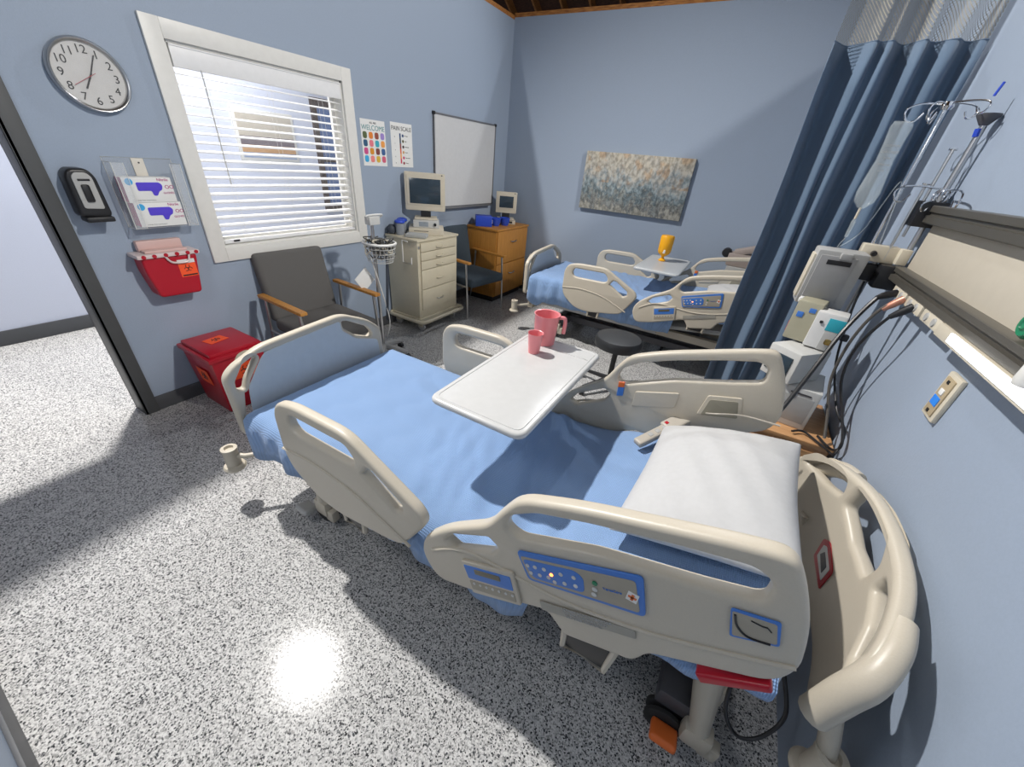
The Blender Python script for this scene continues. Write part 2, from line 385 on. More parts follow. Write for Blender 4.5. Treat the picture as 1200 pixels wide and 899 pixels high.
# hallway picture and window seen through the blind
pr = thing('framed_picture', 'beige landscape picture on the pale hallway wall, seen through the left of the blind', 'picture', (XH, 2.9, 1.45))
b = bmesh.new(); box(b, (XH, 2.58, 1.40), (XH + .02, 3.24, 1.87), .003); obj('frame', b, WHITE, pr)
for i, (z0, z1, c) in enumerate([(1.63, 1.84, (.55, .50, .42)), (1.55, 1.63, (.16, .13, .15)), (1.48, 1.55, (.55, .32, .15)), (1.43, 1.48, (.30, .38, .55))]):
    bx('picture_band', (XH + .02, 2.61, z0), (XH + .022, 3.21, z1), mat('hall_print_%d' % i, c, .7), pr, bev=0)
hr = thing('hall_window', 'dark framed blue pane on the hallway wall, seen through the right of the blind', 'window', (XH, 3.7, .9))
b = bmesh.new()
for lo, hi in [((XH, 3.5, .85), (XH + .03, 3.57, 2.08)), ((XH, 4.15, .85), (XH + .03, 4.22, 2.08)), ((XH, 3.57, 2.0), (XH + .03, 4.15, 2.08)), ((XH, 3.57, .85), (XH + .03, 4.15, .93)), ((XH, 3.57, 1.42), (XH + .03, 4.15, 1.47))]: box(b, lo, hi, .003)
obj('frame', b, mat('dark_brown_frame', (.05, .03, .025), .5), hr)
bx('pane', (XH, 3.57, .93), (XH + .01, 4.15, 2.0), mat('blue_hall_pane', (.12, .20, .42), .2), hr, bev=0)

# ------------------------------------------------------------------ left wall fittings
# clock  (centre y .97 z 1.825)
CY, CZ, CR = .965, 1.828, .148
ck = thing('wall_clock', 'round silver-rimmed clock with a white numbered face above the black dispenser', 'clock', (XL, CY, CZ))
RX = Matrix.Rotation(PI / 2, 4, 'Y')
b = bmesh.new(); lathe(b, [(0, 0), (CR - .004, 0), (CR, .008), (CR, .030), (CR - .006, .038), (CR - .014, .036), (CR - .019, .022)], (XL, CY, CZ), 64, M=RX); obj('rim', b, STEEL, ck, ang=60)
b = bmesh.new(); lathe(b, [(0, .020), (CR - .018, .020)], (XL, CY, CZ), 48, M=RX); face = obj('face', b, mat('clock_face', (.62, .61, .59), .6), ck)
FM = lambda y, z, x=XL + .0212, a=0: Matrix.Translation((x, y, z)) @ Matrix.Rotation(a, 4, 'X') @ frame((0, 0, 0), (0, 1, 0), (0, 0, 1))
for k in range(1, 13):
    b = bmesh.new(); a = k * PI / 6
    text(b, str(k), .046, FM(CY + math.sin(a) * .101, CZ + math.cos(a) * .101)); obj('numeral', b, BLACK, face)
def hand(name, a, l, w, m, x, back=.015):
    b = bmesh.new(); box(b, (-.001, -w / 2, -back), (.001, w / 2, l), 0); bmesh.ops.transform(b, matrix=Matrix.Translation((x, CY, CZ)) @ Matrix.Rotation(-a, 4, 'X'), verts=b.verts); obj(name, b, m, ck)
hand('hour_hand', math.radians(210), .062, .006, BLACK, XL + .025); hand('minute_hand', math.radians(25), .095, .0045, BLACK, XL + .027)
hand('second_hand', math.radians(238), .085, .0016, RED, XL + .029, .025)
b = bmesh.new(); lathe(b, [(CR - .018, .034), (0, .037)], (XL, CY, CZ), 48, M=RX); obj('cover_glass', b, GLASS, ck)

# sanitiser dispenser
ds = thing('soap_dispenser', 'black wall dispenser with a grey front plate, below the clock beside the dark door trim', 'dispenser', (XL, .745, 1.2))
YZ = lambda x, y=0, z=0: frame((x, y, z), (0, 1, 0), (0, 0, 1))
out = rounded([(.69, 1.215), (.80, 1.205), (.815, 1.225), (.808, 1.40), (.785, 1.435), (.715, 1.435), (.695, 1.40)], .02)
obj('housing', plate(out, [], .10, .014, YZ(XL + .05)), BLACK, ds)
out = rounded([(.715, 1.255), (.792, 1.25), (.790, 1.395), (.775, 1.418), (.730, 1.418), (.715, 1.40)], .012)
cv = obj('front_plate', plate(out, [], .008, .003, YZ(XL + .103)), GREYP, ds)
bx('viewing_window', (XL + .106, .735, 1.285), (XL + .109, .765, 1.365), BLACK, ds, .008)
bx('lever_lip', (XL + .03, .70, 1.19), (XL + .125, .81, 1.215), BLACK, ds, .008)
bx('logo_strip', (XL + .106, .732, 1.380), (XL + .108, .778, 1.390), BLACK, ds, .001)

# glove box holder
gh = thing('glove_box_holder', 'clear acrylic wall holder for glove boxes, between the dispenser and the window', 'holder', (XL, 1.04, 1.13))
b = bmesh.new(); gy0, gy1, gz0, gz1 = .885, 1.19, 1.14, 1.485
box(b, (XL, gy0, gz0), (XL + .003, gy1, gz1)); box(b, (XL + .003, gy0, gz0), (XL + .10, gy0 + .003, gz1 - .02)); box(b, (XL + .003, gy1 - .003, gz0), (XL + .10, gy1, gz1 - .02))
box(b, (XL + .003, gy0, gz0), (XL + .10, gy1, gz0 + .003))
box(b, (XL + .097, gy0, gz0), (XL + .10, gy0 + .05, gz1 - .02)); box(b, (XL + .097, gy1 - .05, gz0), (XL + .10, gy1, gz1 - .02))
obj('clear_shell', b, CLEAR, gh, flat=True)
b = bmesh.new(); e = .0016
x1 = XL + .10; zt = gz1 - .02
for pts in ([(XL + .002, gy0, gz1), (XL + .002, gy1, gz1), (XL + .002, gy1, gz0), (XL + .002, gy0, gz0)], ):
    tube(b, pts, e, 5, closed=True)
for ya, yb_ in ((gy0, gy0 + .05), (gy1 - .05, gy1)):
    tube(b, [(x1, ya, gz0), (x1, yb_, gz0), (x1, yb_, zt), (x1, ya, zt)], e, 5, closed=True)
for y in (gy0, gy1): tube(b, [(XL, y, zt), (x1, y, zt)], e, 5); tube(b, [(XL, y, gz0), (x1, y, gz0)], e, 5)
obj('bright_edges', b, mat('acrylic_edge', (.78, .78, .74), .3), gh)
b = bmesh.new(); box(b, (XL + .004, 1.005, 1.38), (XL + .007, 1.06, 1.483), .001); obj('mounting_strip', b, mat('ivory_strip', (.7, .66, .58), .5), gh)
la('screw', [(0, .012), (.004, .010), (.004, 0)], (XL, 1.035, 1.462), BLACK, gh, 10, M=RX)
def glove(z0, z1, yo, lab):
    g = thing('glove_box', lab, 'box', (XL, 1.02, z0), 'glove boxes in the clear holder')
    x0, x1 = XL + .012, XL + .088; y0, y1 = .905 + yo, 1.125 + yo
    bd = bx('carton', (x0, y0, z0), (x1, y1, z1), PAPER, g, .002)
    bx('side_print', (x0 + .002, y0 - .001, z0 + .002), (x1 - .002, y0 + .0005, z1 - .002), MAG, g, 0)
    zc = (z0 + z1) / 2 + .012
    out = rounded([(y0 + .055, zc - .016), (y0 + .055, zc + .026), (y0 + .16, zc + .026), (y0 + .172, zc + .012), (y0 + .165, zc - .012), (y0 + .15, zc - .018), (y0 + .135, zc - .042), (y0 + .118, zc - .040), (y0 + .115, zc - .016)], .008)
    obj('glove_picture', plate(out, [], .0016, .0004, YZ(x1 + .001)), VIOLET, g)
    la('round_badge', [(0, .001), (.017, .001), (.017, 0)], (x1, y0 + .028, z1 - .022), CYANP, g, 20, M=RX)
    b = bmesh.new()
    text(b, 'Nitrile', .020, FM(y1 - .040, z1 - .012, x1 + .0008)); text(b, 'GLOVES', .014, FM(y1 - .028, zc - .028, x1 + .0008)); text(b, 'OO', .026, FM(y1 - .018, zc + .002, x1 + .0008))
    obj('print', b, MAG, g)
    b = bmesh.new(); text(b, 'powder free examination', .009, FM(y0 + .075, z0 + .012, x1 + .0008)); obj('small_print', b, GREYP, g)
glove(1.272, 1.397, 0, 'upper glove box with violet glove picture in the clear wall holder')
glove(1.146, 1.271, .012, 'lower glove box with violet glove picture in the clear wall holder')

# sharps container
sc = thing('sharps_container', 'red sharps container with clear white lid hanging on the wall under the glove boxes', 'container', (XL, .98, .75))
pr_ = [(.86, .752), (1.085, .742), (1.125, .98), (.85, .985), (.835, .95)]
t = plate(rounded([(.87, .755), (1.085, .748), (1.12, .985), (.845, .99), (.845, .91)], .02), [], .12, .012, YZ(XL + .062)); obj('bin', t, RED, sc)
b = bmesh.new(); box(b, (XL + .002, .825, .985), (XL + .135, 1.135, 1.008), .008)
for k in range(7):
    pass
obj('lid', b, mat('translucent_lid', (.72, .60, .58), .3), sc)
b = bmesh.new(); box(b, (XL + .008, .87, 1.008), (XL + .05, 1.09, 1.068), .01); box(b, (XL + .05, .875, 1.008), (XL + .11, 1.085, 1.022), .006); obj('drop_flap', b, mat('flap_plastic', (.70, .48, .44), .35), sc)
b = bmesh.new()
for y in (.855, .905, .96, 1.015, 1.07, 1.115): lathe(b, [(0, .002), (.011, .002), (.011, 0)], (XL + .135, y, .997), 12, M=RX)
obj('lid_rivets', b, RED, sc)
b = bmesh.new(); tube(b, smooth([(XL + .13, .955, .99), (XL + .135, .975, .955), (XL + .135, 1.02, .945), (XL + .135, 1.06, .95), (XL + .13, 1.075, .985)]), .006, 8); obj('lid_handle', b, mat('translucent_lid', (.72, .6, .58)), sc)
bx('white_label', (XL + .1225, 1.005, .935), (XL + .1235, 1.095, .958), PAPER, sc, 0)
lb = bx('biohazard_label', (XL + .1225, 1.005, .855), (XL + .1235, 1.095, .934), ORANGE, sc, 0)
b = bmesh.new()
for a in (90, 210, 330):
    a = math.radians(a); c = V((XL + .1242, 1.05 + .012 * math.cos(a), .905 + .012 * math.sin(a)))
    tube(b, [c + V((0, .010 * math.cos(q), .010 * math.sin(q))) for q in [a + .5 + k * .45 for k in range(12)]], .0018, 5)
obj('biohazard_mark', b, BLACK, lb); bx('caption_strip', (XL + .1235, 1.012, .860), (XL + .1243, 1.09, .868), BLACK, lb, 0)

# posters
def poster(y0, y1, z0, z1, lab): 
    p = thing('poster', lab, 'poster', (XL, (y0 + y1) / 2, z0)); bx('sheet', (XL, y0, z0), (XL + .002, y1, z1), PAPER, p, 0); return p
p = poster(2.60, 2.865, 1.495, 1.835, 'white WELCOME poster with a grid of coloured circles, beside the window')
b = bmesh.new(); text(b, 'ALL ARE', .020, FM(2.733, 1.812, XL + .0025)); obj('heading', b, BLACK, p)
b = bmesh.new(); text(b, 'WELCOME', .052, FM(2.733, 1.775, XL + .0025)); obj('title', b, mat('poster_teal', (.08, .28, .30), .7), p)
cs = [(.10, .13, .05), (.75, .22, .03), (.30, .08, .05), (.35, .25, .60), (.03, .10, .20), (.80, .20, .25), (.05, .40, .50), (.85, .35, .08), (.60, .08, .25), (.70, .28, .02), (.22, .06, .05), (.05, .12, .30), (.05, .40, .70), (.85, .25, .22), (.70, .45, .05), (.65, .12, .20)]
for i in range(4):
    for j in range(4):
        yc, zc = 2.637 + j * .064, 1.722 - i * .058
        out = rounded([(yc - .022, zc - .025), (yc + .022, zc - .025), (yc + .022, zc + .025), (yc - .022, zc + .025)], .018)
        obj('colour_patch', plate(out, [], .001, .0002, YZ(XL + .0025)), mat('patch_%d' % (i * 4 + j), cs[i * 4 + j], .7), p)
p = poster(2.93, 3.20, 1.495, 1.845, 'white PAIN SCALE poster with a vertical colour bar, beside the whiteboard')
b = bmesh.new(); text(b, 'PAIN SCALE', .047, FM(3.065, 1.800, XL + .0025)); obj('title', b, BLACK, p)
sc5 = [(.02, .06, .18), (.03, .05, .09), (.25, .05, .05), (.75, .16, .08), (.85, .35, .10), (.65, .05, .12)]
for k in range(6):
    bx('scale_step', (XL + .002, 3.035, 1.525 + (5 - k) * .040), (XL + .003, 3.052, 1.565 + (5 - k) * .040), mat('scale_%d' % k, sc5[k], .7), p, 0)
for k in range(6):
    c = [(.02, .06, .18), (.10, .10, .04), (.05, .03, .03), (.55, .30, .12), (.55, .04, .15), (.25, .02, .03)][k]
    la('mood_face', [(0, .001), (.012, .001), (.012, 0)], (XL + .002, 3.078, 1.748 - k * .044), mat('mood_%d' % k, c, .7), p, 14, M=RX)
b = bmesh.new()
for k, s in enumerate(['No pain', 'Mild', 'Moderate', 'Severe', 'Very severe', 'Worst']): text(b, s, .013, FM(3.10, 1.748 - k * .044, XL + .0025), align='LEFT'); 
for k, s in enumerate('0246810'[:5]): text(b, s if k < 4 else '8', .014, FM(2.975, 1.735 - k * .052, XL + .0025))
obj('captions', b, BLACK, p)

# whiteboard
wb = thing('whiteboard', 'blank wall whiteboard with thin grey frame between the posters and the room corner', 'whiteboard', (XL, 4.07, 1.11))
y0, y1, z0, z1 = 3.50, 4.64, 1.112, 1.985
bx('writing_surface', (XL, y0, z0), (XL + .012, y1, z1), BOARD, wb, 0)
b = bmesh.new(); w = .016
for lo, hi in [((XL, y0, z0), (XL + .018, y0 + w, z1)), ((XL, y1 - w, z0), (XL + .018, y1, z1)), ((XL, y0, z1 - w), (XL + .018, y1, z1)), ((XL, y0, z0), (XL + .018, y1, z0 + w))]: box(b, lo, hi, .003)
obj('frame', b, mat('grey_aluminium', (.25, .25, .26), .4, .6), wb)
bx('pen_tray', (XL + .018, y0 + .1, z0 - .006), (XL + .06, y1 - .1, z0 + .004), mat('grey_aluminium', (.25, .25, .26)), wb, .003)
for y in (y0 + .008, y1 - .008): bx('corner_cap', (XL, y - .016, z1 - .022), (XL + .022, y + .016, z1 + .006), BLACK, wb, .004)

# painting on back wall
pt = thing('canvas_painting', 'wide unframed abstract canvas in cream and grey-blue on the back wall', 'painting', (-1.29, YB, 1.19))
b = bmesh.new(); box(b, (-1.89, YB - .040, 1.20), (-.68, YB - .002, 1.803), .003)
uv = b.loops.layers.uv.new('UVMap')
for f in b.faces:
    for l in f.loops: l[uv].uv = ((l.vert.co.x + 1.89) / 1.21, (l.vert.co.z - 1.20) / .603)
obj('canvas', b, CANV, pt)

# ------------------------------------------------------------------ red floor bin
rb = thing('biohazard_bin', 'lidded red biohazard bin on the floor by the wall, behind the bed footboard', 'bin', (-2.8, 1.04, 0))
b = bmesh.new(); t = bmesh.new()
box(t, (-2.97, .885, 0), (-2.60, 1.21, .40), .012)
for v in t.verts:
    k = .84 + .16 * v.co.z / .40; v.co.x = -2.785 + (v.co.x + 2.785) * k; v.co.y = 1.047 + (v.co.y - 1.047) * k
add(b, t); obj('body', b, RED, rb)
b = bmesh.new(); box(b, (-2.985, .87, .395), (-2.585, 1.225, .425), .008); box(b, (-2.965, .89, .42), (-2.605, 1.205, .45), .012); ld = obj('lid', b, RED, rb)
def biolabel(c, u, v, su, sv, parent):
    M = frame(c, u, v); b = bmesh.new(); box(b, (-su, -sv, 0), (su, sv, .001)); bmesh.ops.transform(b, matrix=M, verts=b.verts); l = obj('biohazard_label', b, ORANGE, parent)
    b = bmesh.new(); r = min(su, sv)
    for a in (90, 210, 330):
        a = math.radians(a); c2 = V((r * .32 * math.cos(a), r * .32 * math.sin(a), .0015))
        tube(b, [M @ (c2 + V((r * .28 * math.cos(q), r * .28 * math.sin(q), 0))) for q in [a + .5 + k * .45 for k in range(12)]], r * .05, 5)
    obj('biohazard_mark', b, BLACK, l)
biolabel((-2.81, 1.03, .451), (-.2, 1, 0), (-1, -.2, 0), .06, .045, ld)
biolabel((-2.77, .889, .25), (1, 0, 0), (0, -.12, 1), .07, .055, rb)
biolabel((-2.592, 1.06, .29), (0, 1, 0), (.10, 0, 1), .075, .055, rb)

# ------------------------------------------------------------------ armchair under the window
def armchair(name, lab, fab, loc, rot, grp=None):
    r = thing(name, lab, 'chair', (0, 0, 0), grp)
    # local: faces +x, width y -.31...31
    b = bmesh.new(); box(b, (-.24, -.27, .36), (.28, .27, .455), .03, seg=3); obj('seat', b, fab, r)
    t = bmesh.new(); box(t, (-.045, -.265, 0), (.045, .265, .50), .035, seg=3)
    b = bmesh.new(); add(b, t, Matrix.Translation((-.27, 0, .42)) @ Matrix.Rotation(math.radians(-12), 4, 'Y')); obj('backrest', b, fab, r)
    for s in (-1, 1):
        y = s * .305
        b = bmesh.new(); box(b, (-.28, y - .026, .625), (.27, y + .026, .65), .009); arm = obj('armrest', b, WOOD, r)
        tb('leg', [(.21, y, .625), (.235, y, .3), (.25, y, 0)], .011, STEEL, r)
        tb('leg', [(-.22, y, .625), (-.25, y, .3), (-.30, y, 0)], .011, STEEL, r)
        tb('side_rail', [(-.24, y, .37), (.23, y, .37)], .010, STEEL, r)
    tb('cross_rail', [(.15, -.305, .355), (.15, .305, .355)], .010, STEEL, r)
    r.location = loc; r.rotation_euler = (0, 0, rot); return r
armchair('armchair', 'grey tweed armchair with wooden arms standing under the window', FABD, (-2.62, 1.725, 0), math.radians(-3))
armchair('armchair', 'slate blue armchair with wooden arms between the beige cart and the oak cabinet', FABB, (-2.67, 3.735, 0), math.radians(-8))

# ------------------------------------------------------------------ medical cart
cx0, cx1, cy0, cy1, cz0, cz1 = -3.0, -2.60, 2.76, 3.36, .15, .905
ct = thing('medical_cart', 'beige steel medical cart with five drawers standing against the left wall', 'cart', (-2.8, 3.06, 0))
bx('body', (cx0, cy0, cz0), (cx1, cy1, cz1), CARTC, ct, .006)
bx('top', (cx0 - .005, cy0 - .012, cz1), (cx1 + .015, cy1 + .012, cz1 + .022), CARTC, ct, .008)
zt = cz1 - .012
for i, h in enumerate((.085, .085, .085, .195, .215)):
    dr = bx('drawer', (cx1, cy0 + .035, zt - h + .006), (cx1 + .014, cy1 - .03, zt), CARTC, ct, .004)
    zc = zt - (.05 if i < 3 else .10 if i == 3 else .12)
    if i != 3 or True:
        tb('handle', smooth([(cx1 + .014, cy0 + .25, zc), (cx1 + .034, cy0 + .262, zc - .002), (cx1 + .034, cy0 + .33, zc - .002), (cx1 + .014, cy0 + .345, zc)], 4), .0045, CARTC if i < 4 else STEEL, dr, 6)
    zt -= h
bx('lock', (cx1 + .0, cy0 + .008, cz1 - .06), (cx1 + .006, cy0 + .028, cz1 - .035), STEEL, ct, .003)
b = bmesh.new(); pts = rounded([(cx0, cy0 - .05), (cx1 + .085, cy0 - .05), (cx1 + .085, cy1 + .035), (cx0, cy1 + .035)], .07)
tube(b, [(p[0], p[1], .135) for p in pts], .019, 10, closed=True); obj('bumper', b, CARTC, ct)
bx('base_plate', (cx0, cy0 - .01, .11), (cx1 + .02, cy1 + .01, .15), CARTC, ct, .006)
for x in (cx0 + .05, cx1 - .03):
    for y in (cy0 + .05, cy1 - .05):
        b = bmesh.new(); lathe(b, [(0, 0), (.018, 0), (.02, .05)], (x, y, .06), 12); box(b, (x - .03, y - .022, .045), (x + .03, y + .022, .1), .01); c = obj('caster', b, CARTC, ct)
        la('wheel', [(0, -.012), (.042, -.012), (.045, 0), (.042, .012), (0, .012)], (x, y, .045), GREYP, c, 20, M=Matrix.Rotation(PI / 2, 4, 'X'))
tb('side_hook_frame', [(cx1 - .10, cy0 - .02, .90), (cx1 - .17, cy0 - .02, .905), (cx1 - .17, cy0 - .02, .70), (cx1 - .06, cy0 - .02, .70), (cx1 - .06, cy0 - .02, .76)], .006, WHITE, ct, 8)
# monitors
def monitor(lab, c, yaw, w, h, d=.06):
    r = thing('monitor', lab, 'monitor', (0, 0, 0))
    # local: screen faces -y ; base z 0
    b = bmesh.new(); box(b, (-w / 2, -d / 2, .075), (w / 2, d / 2, .075 + h), .012); sh = obj('housing', b, CREAM, r)
    bx('bezel', (-w / 2 + .02, -d / 2 - .006, .075 + .05), (w / 2 - .02, -d / 2 + .002, .075 + h - .025), CREAM, r, .003)
    bx('screen', (-w / 2 + .045, -d / 2 - .009, .075 + .065), (w / 2 - .045, -d / 2 - .004, .075 + h - .05), SCREEN, r, .001)
    bx('rear_bulge', (-w / 2 + .05, d / 2 - .005, .11), (w / 2 - .05, d / 2 + .05, .04 + h), CREAM, r, .015)
    bx('stand_neck', (-.05, -.02, .015), (.05, .03, .09), BLACK, r, .008)
    bx('stand_foot', (-.11, -.09, 0), (.11, .09, .018), CREAM, r, .007)
    la('power_button', [(0, .003), (.006, .003), (.006, 0)], (w / 2 - .03, -d / 2, .06 + h), BLACK, r, 12, M=RX @ Matrix.Rotation(PI / 2, 4, 'X') if False else Matrix.Rotation(PI / 2, 4, 'X'))
    r.location = c; r.rotation_euler = (0, 0, yaw); return r
TZ = cz1 + .022
def rbox(name, lab, cat, c, size, yaw, m, bev=.006, extra=None, group=None):
    r = thing(name, lab, cat, (0, 0, 0), group)
    bx('casing', (-size[0] / 2, -size[1] / 2, 0), (size[0] / 2, size[1] / 2, size[2]), m, r, bev)
    if extra: extra(r, size)
    r.location = c; r.rotation_euler = (0, 0, yaw); return r
yw = math.radians(41)
def cpu_x(r, s):
    bx('front_slot', (-.12, -s[1] / 2 - .002, s[2] * .55), (.02, -s[1] / 2, s[2] * .62), BLACK, r, 0)
rbox('desktop_computer', 'flat cream desktop computer under the larger monitor on the beige cart', 'computer', (-2.80, 3.12, TZ), (.34, .26, .062), yw, CREAM, .008, cpu_x)
def amp_x(r, s):
    bx('display', (-.07, -s[1] / 2 - .002, .012), (.02, -s[1] / 2, s[2] - .012), mat('grey_lcd', (.30, .34, .38), .4), r, 0)
    la('dial', [(0, .014), (.014, .014), (.014, 0)], (.085, -s[1] / 2, s[2] / 2), BLACK, r, 16, M=Matrix.Rotation(PI / 2, 4, 'X'))
rbox('infusion_controller', 'small white instrument with dial stacked between computer and larger monitor', 'instrument', (-2.80, 3.12, TZ + .063), (.25, .18, .066), yw, LGREY, .006, amp_x)
monitor('larger cream monitor with dark screen standing on the beige medical cart', (-2.83, 3.15, TZ + .13), yw, .385, .335)
rbox('folded_towel', 'pale grey folded cloth lying on the cart beside the computer', 'cloth', (-2.70, 2.87, TZ), (.20, .13, .035), math.radians(30), mat('grey_cloth', (.42, .43, .42), .9), .015)
# bottle with blue caps, dark round jar
for i, (x, y, lab) in enumerate([(-2.88, 2.835, 'clear canister with blue cap on the cart, front one beside the folded cloth'), (-2.945, 2.93, 'clear canister with blue cap on the cart, rear one nearer the wall')]):
    r = thing('canister', lab, 'canister', (x, y, TZ), 'canisters on the beige cart')
    la('jar', [(0, 0), (.038, 0), (.04, .01), (.04, .10), (.036, .11)], (x, y, TZ), mat('frosted_jar', (.35, .38, .42), .2, alpha=.7), r)
    la('cap', [(.046, .108), (.05, .115), (.046, .13), (.02, .14), (0, .14)], (x, y, TZ), BLUE, r)
r = thing('jar', 'dark round rubber bulb on the cart corner nearest the window', 'bulb', (-2.96, 2.80, TZ)); la('bulb', [(0, 0), (.03, .004), (.045, .03), (.042, .06), (.02, .085), (0, .088)], (-2.96, 2.80, TZ), mat('slate_rubber', (.05, .06, .08), .6), r)

# ------------------------------------------------------------------ vitals stand with basket
vs = thing('rolling_stand', 'rolling stand with a cable filled wire basket between the armchair and the cart', 'stand', (-2.47, 2.14, 0))
sx_, sy_ = -2.47, 2.14
tb('pole', [(sx_, sy_, .10), (sx_, sy_, 1.13)], .014, STEEL, vs, 14)
for k in range(5):
    a = 2 * PI * k / 5 + .4; ex, ey = sx_ + .22 * math.cos(a), sy_ + .22 * math.sin(a)
    lg = tb('leg', [(sx_, sy_, .11), ((sx_ + ex) / 2, (sy_ + ey) / 2, .10), (ex, ey, .075)], [.03, .026, .018], GREYP, vs, 8)
    la('caster', [(0, -.014), (.028, -.014), (.03, 0), (.028, .014), (0, .014)], (ex, ey, .032), BLACK, lg, 14, M=Matrix.Rotation(PI / 2, 4, 'X') )
bk = bmesh.new(); bz1, bz0 = 1.0, .86
def ring(r, z): return [(sx_ + .03 + r * math.cos(2 * PI * k / 24), sy_ + .03 + r * .9 * math.sin(2 * PI * k / 24), z) for k in range(24)]
tube(bk, ring(.13, bz1), .010, 8, closed=True)
for z, r_ in ((.965, .125), (.93, .12), (.895, .113), (.86, .10)): tube(bk, ring(r_, z), .002, 5, closed=True)
A_, B_ = ring(.13, bz1), ring(.10, bz0)
for k in range(24): tube(bk, [A_[k], B_[k]], .0018, 4)
for k in range(0, 12, 2): tube(bk, [B_[k], B_[(24 - k) % 24]], .0018, 4)
obj('wire_basket', bk, LGREY, vs)
bx('head_block', (sx_ - .03, sy_ - .04, 1.13), (sx_ + .03, sy_ + .06, 1.19), LGREY, vs, .008)
tb('top_handle', smooth([(sx_, sy_ - .04, 1.17), (sx_ + .03, sy_ - .06, 1.20), (sx_ + .03, sy_ + .08, 1.20), (sx_, sy_ + .06, 1.17)], 5), .007, LGREY, vs, 8)
cb = bmesh.new(); rnd = random.Random(3)
for i in range(11):
    pts = [(sx_ + .03 + rnd.uniform(-.10, .10), sy_ + .03 + rnd.uniform(-.09, .09), .875 + rnd.uniform(0, .17)) for _ in range(7)]
    tube(cb, smooth(pts, 6), .0045, 6)
tag(obj('coiled_cables', cb, mat('grey_cable', (.09, .09, .085), .5), loc=(sx_, sy_, .87)), 'tangle of grey and dark sensor cables heaped in the wire basket', 'cables')
cb = bmesh.new()
for i in range(4):
    pts = [(sx_ + .03 + rnd.uniform(-.08, .08), sy_ + .03 + rnd.uniform(-.08, .08), .885 + rnd.uniform(0, .16)) for _ in range(6)]
    tube(cb, smooth(pts, 6), .006, 6)
tag(obj('coiled_tubing', cb, CREAM, loc=(sx_, sy_, .87)), 'cream pressure tubing coiled in the wire basket', 'tubing')
b = bmesh.new(); t = bmesh.new(); box(t, (-.003, -.07, -.07), (.003, .07, .07), .001); add(b, t, Matrix.Translation((sx_ - .06, sy_ - .075, .71)) @ Matrix.Rotation(math.radians(35), 4, 'X'))
tb('hanging_cord', smooth([(sx_ + .02, sy_ - .06, .90), (sx_ + .01, sy_ + .03, .60), (sx_ + .05, sy_ + .05, .35), (sx_ + .03, sy_ + .02, .2)], 6), .005, WHITE, vs, 6)
tb('hanging_cord', smooth([(sx_ + .05, sy_ + .08, .90), (sx_ + .04, sy_ + .06, .60), (sx_ + .02, sy_ + .05, .35)], 6), .012, mat('slate_rubber', (.05, .06, .08)), vs, 6)
tag(obj('paper_tag', b, PAPER, loc=(sx_, sy_, .71)), 'square white paper card hanging askew below the wire basket', 'card')

# ------------------------------------------------------------------ oak cabinet
ox0, ox1, oy0, oy1, oz1 = -3.005, -2.57, 4.10, 4.86, .905
oc = thing('lateral_file_cabinet', 'oak two drawer file cabinet in the far left corner', 'cabinet', (-2.79, 4.48, 0))
bx('carcass', (ox0, oy0, .07), (ox1, oy1, oz1 - .025), WOOD, oc, .003)
bx('top', (ox0, oy0 - .012, oz1 - .025), (ox1 + .022, oy1 + .012, oz1), WOOD, oc, .004)
bx('plinth', (ox0 + .02, oy0 + .02, 0), (ox1 - .03, oy1 - .02, .07), BLACK, oc, .002)
for z0_, z1_ in ((.085, .475), (.485, .875)):
    dr = bx('drawer', (ox1, oy0 + .01, z0_), (ox1 + .018, oy1 - .01, z1_), WOOD, oc, .003)
    tb('handle', smooth([(ox1 + .018, 4.42, z1_ - .13), (ox1 + .042, 4.43, z1_ - .135), (ox1 + .042, 4.53, z1_ - .135), (ox1 + .018, 4.54, z1_ - .13)], 4), .006, STEEL, dr, 8)
monitor('smaller cream monitor with dark screen on the oak cabinet in the corner', (-2.80, 4.66, oz1 + .05), math.radians(33), .27, .25, .05)
rbox('monitor_module', 'small cream module under the smaller monitor on the oak cabinet', 'module', (-2.80, 4.66, oz1), (.26, .16, .048), math.radians(33), CREAM, .006, lambda r, s: bx('socket', (.03, -s[1] / 2 - .002, .012), (.09, -s[1] / 2, .036), BLACK, r, 0))
# blue tray and bowls
def tray(r, s): pass
r = thing('storage_bin', 'square royal blue plastic bin on the oak cabinet', 'bin', (-2.83, 4.20, oz1))
b = bmesh.new(); t = bmesh.new(); box(t, (-.10, -.075, 0), (.10, .075, .12), .008)
for f in [f for f in t.faces if f.normal.z > .9 and f.calc_area() > .01]: 
    ret = bmesh.ops.inset_region(t, faces=[f], thickness=.006); 
    for v in f.verts: v.co.z = .008
add(b, t, Matrix.Translation((-2.83, 4.19, oz1)) @ Matrix.Rotation(.7, 4, 'Z')); obj('tub', b, BLUE, r)
bx('paper_label', (-2.755, 4.21, oz1 + .03), (-2.735, 4.25, oz1 + .075), PAPER, r, .002)
for x, y, rr, lab in ((-2.75, 4.345, .062, 'left blue plastic bowl on the oak cabinet, beside the square bin'), (-2.70, 4.485, .062, 'right blue plastic basin on the oak cabinet, in front of the small monitor')):
    r = thing('basin', lab, 'basin', (x, y, oz1), 'blue basins on the oak cabinet')
    la('bowl', [(0, 0), (rr * .7, 0), (rr, .05), (rr * 1.02, .085), (rr * .95, .085), (rr * .9, .05), (rr * .6, .012), (0, .012)], (x, y, oz1), mat('translucent_blue', (.03, .08, .50), .25), r, 28)
    la('rim', [(rr * 1.02, .08), (rr * 1.10, .085), (rr * 1.02, .092), (rr * .95, .086)], (x, y, oz1), BLUE, r, 28)

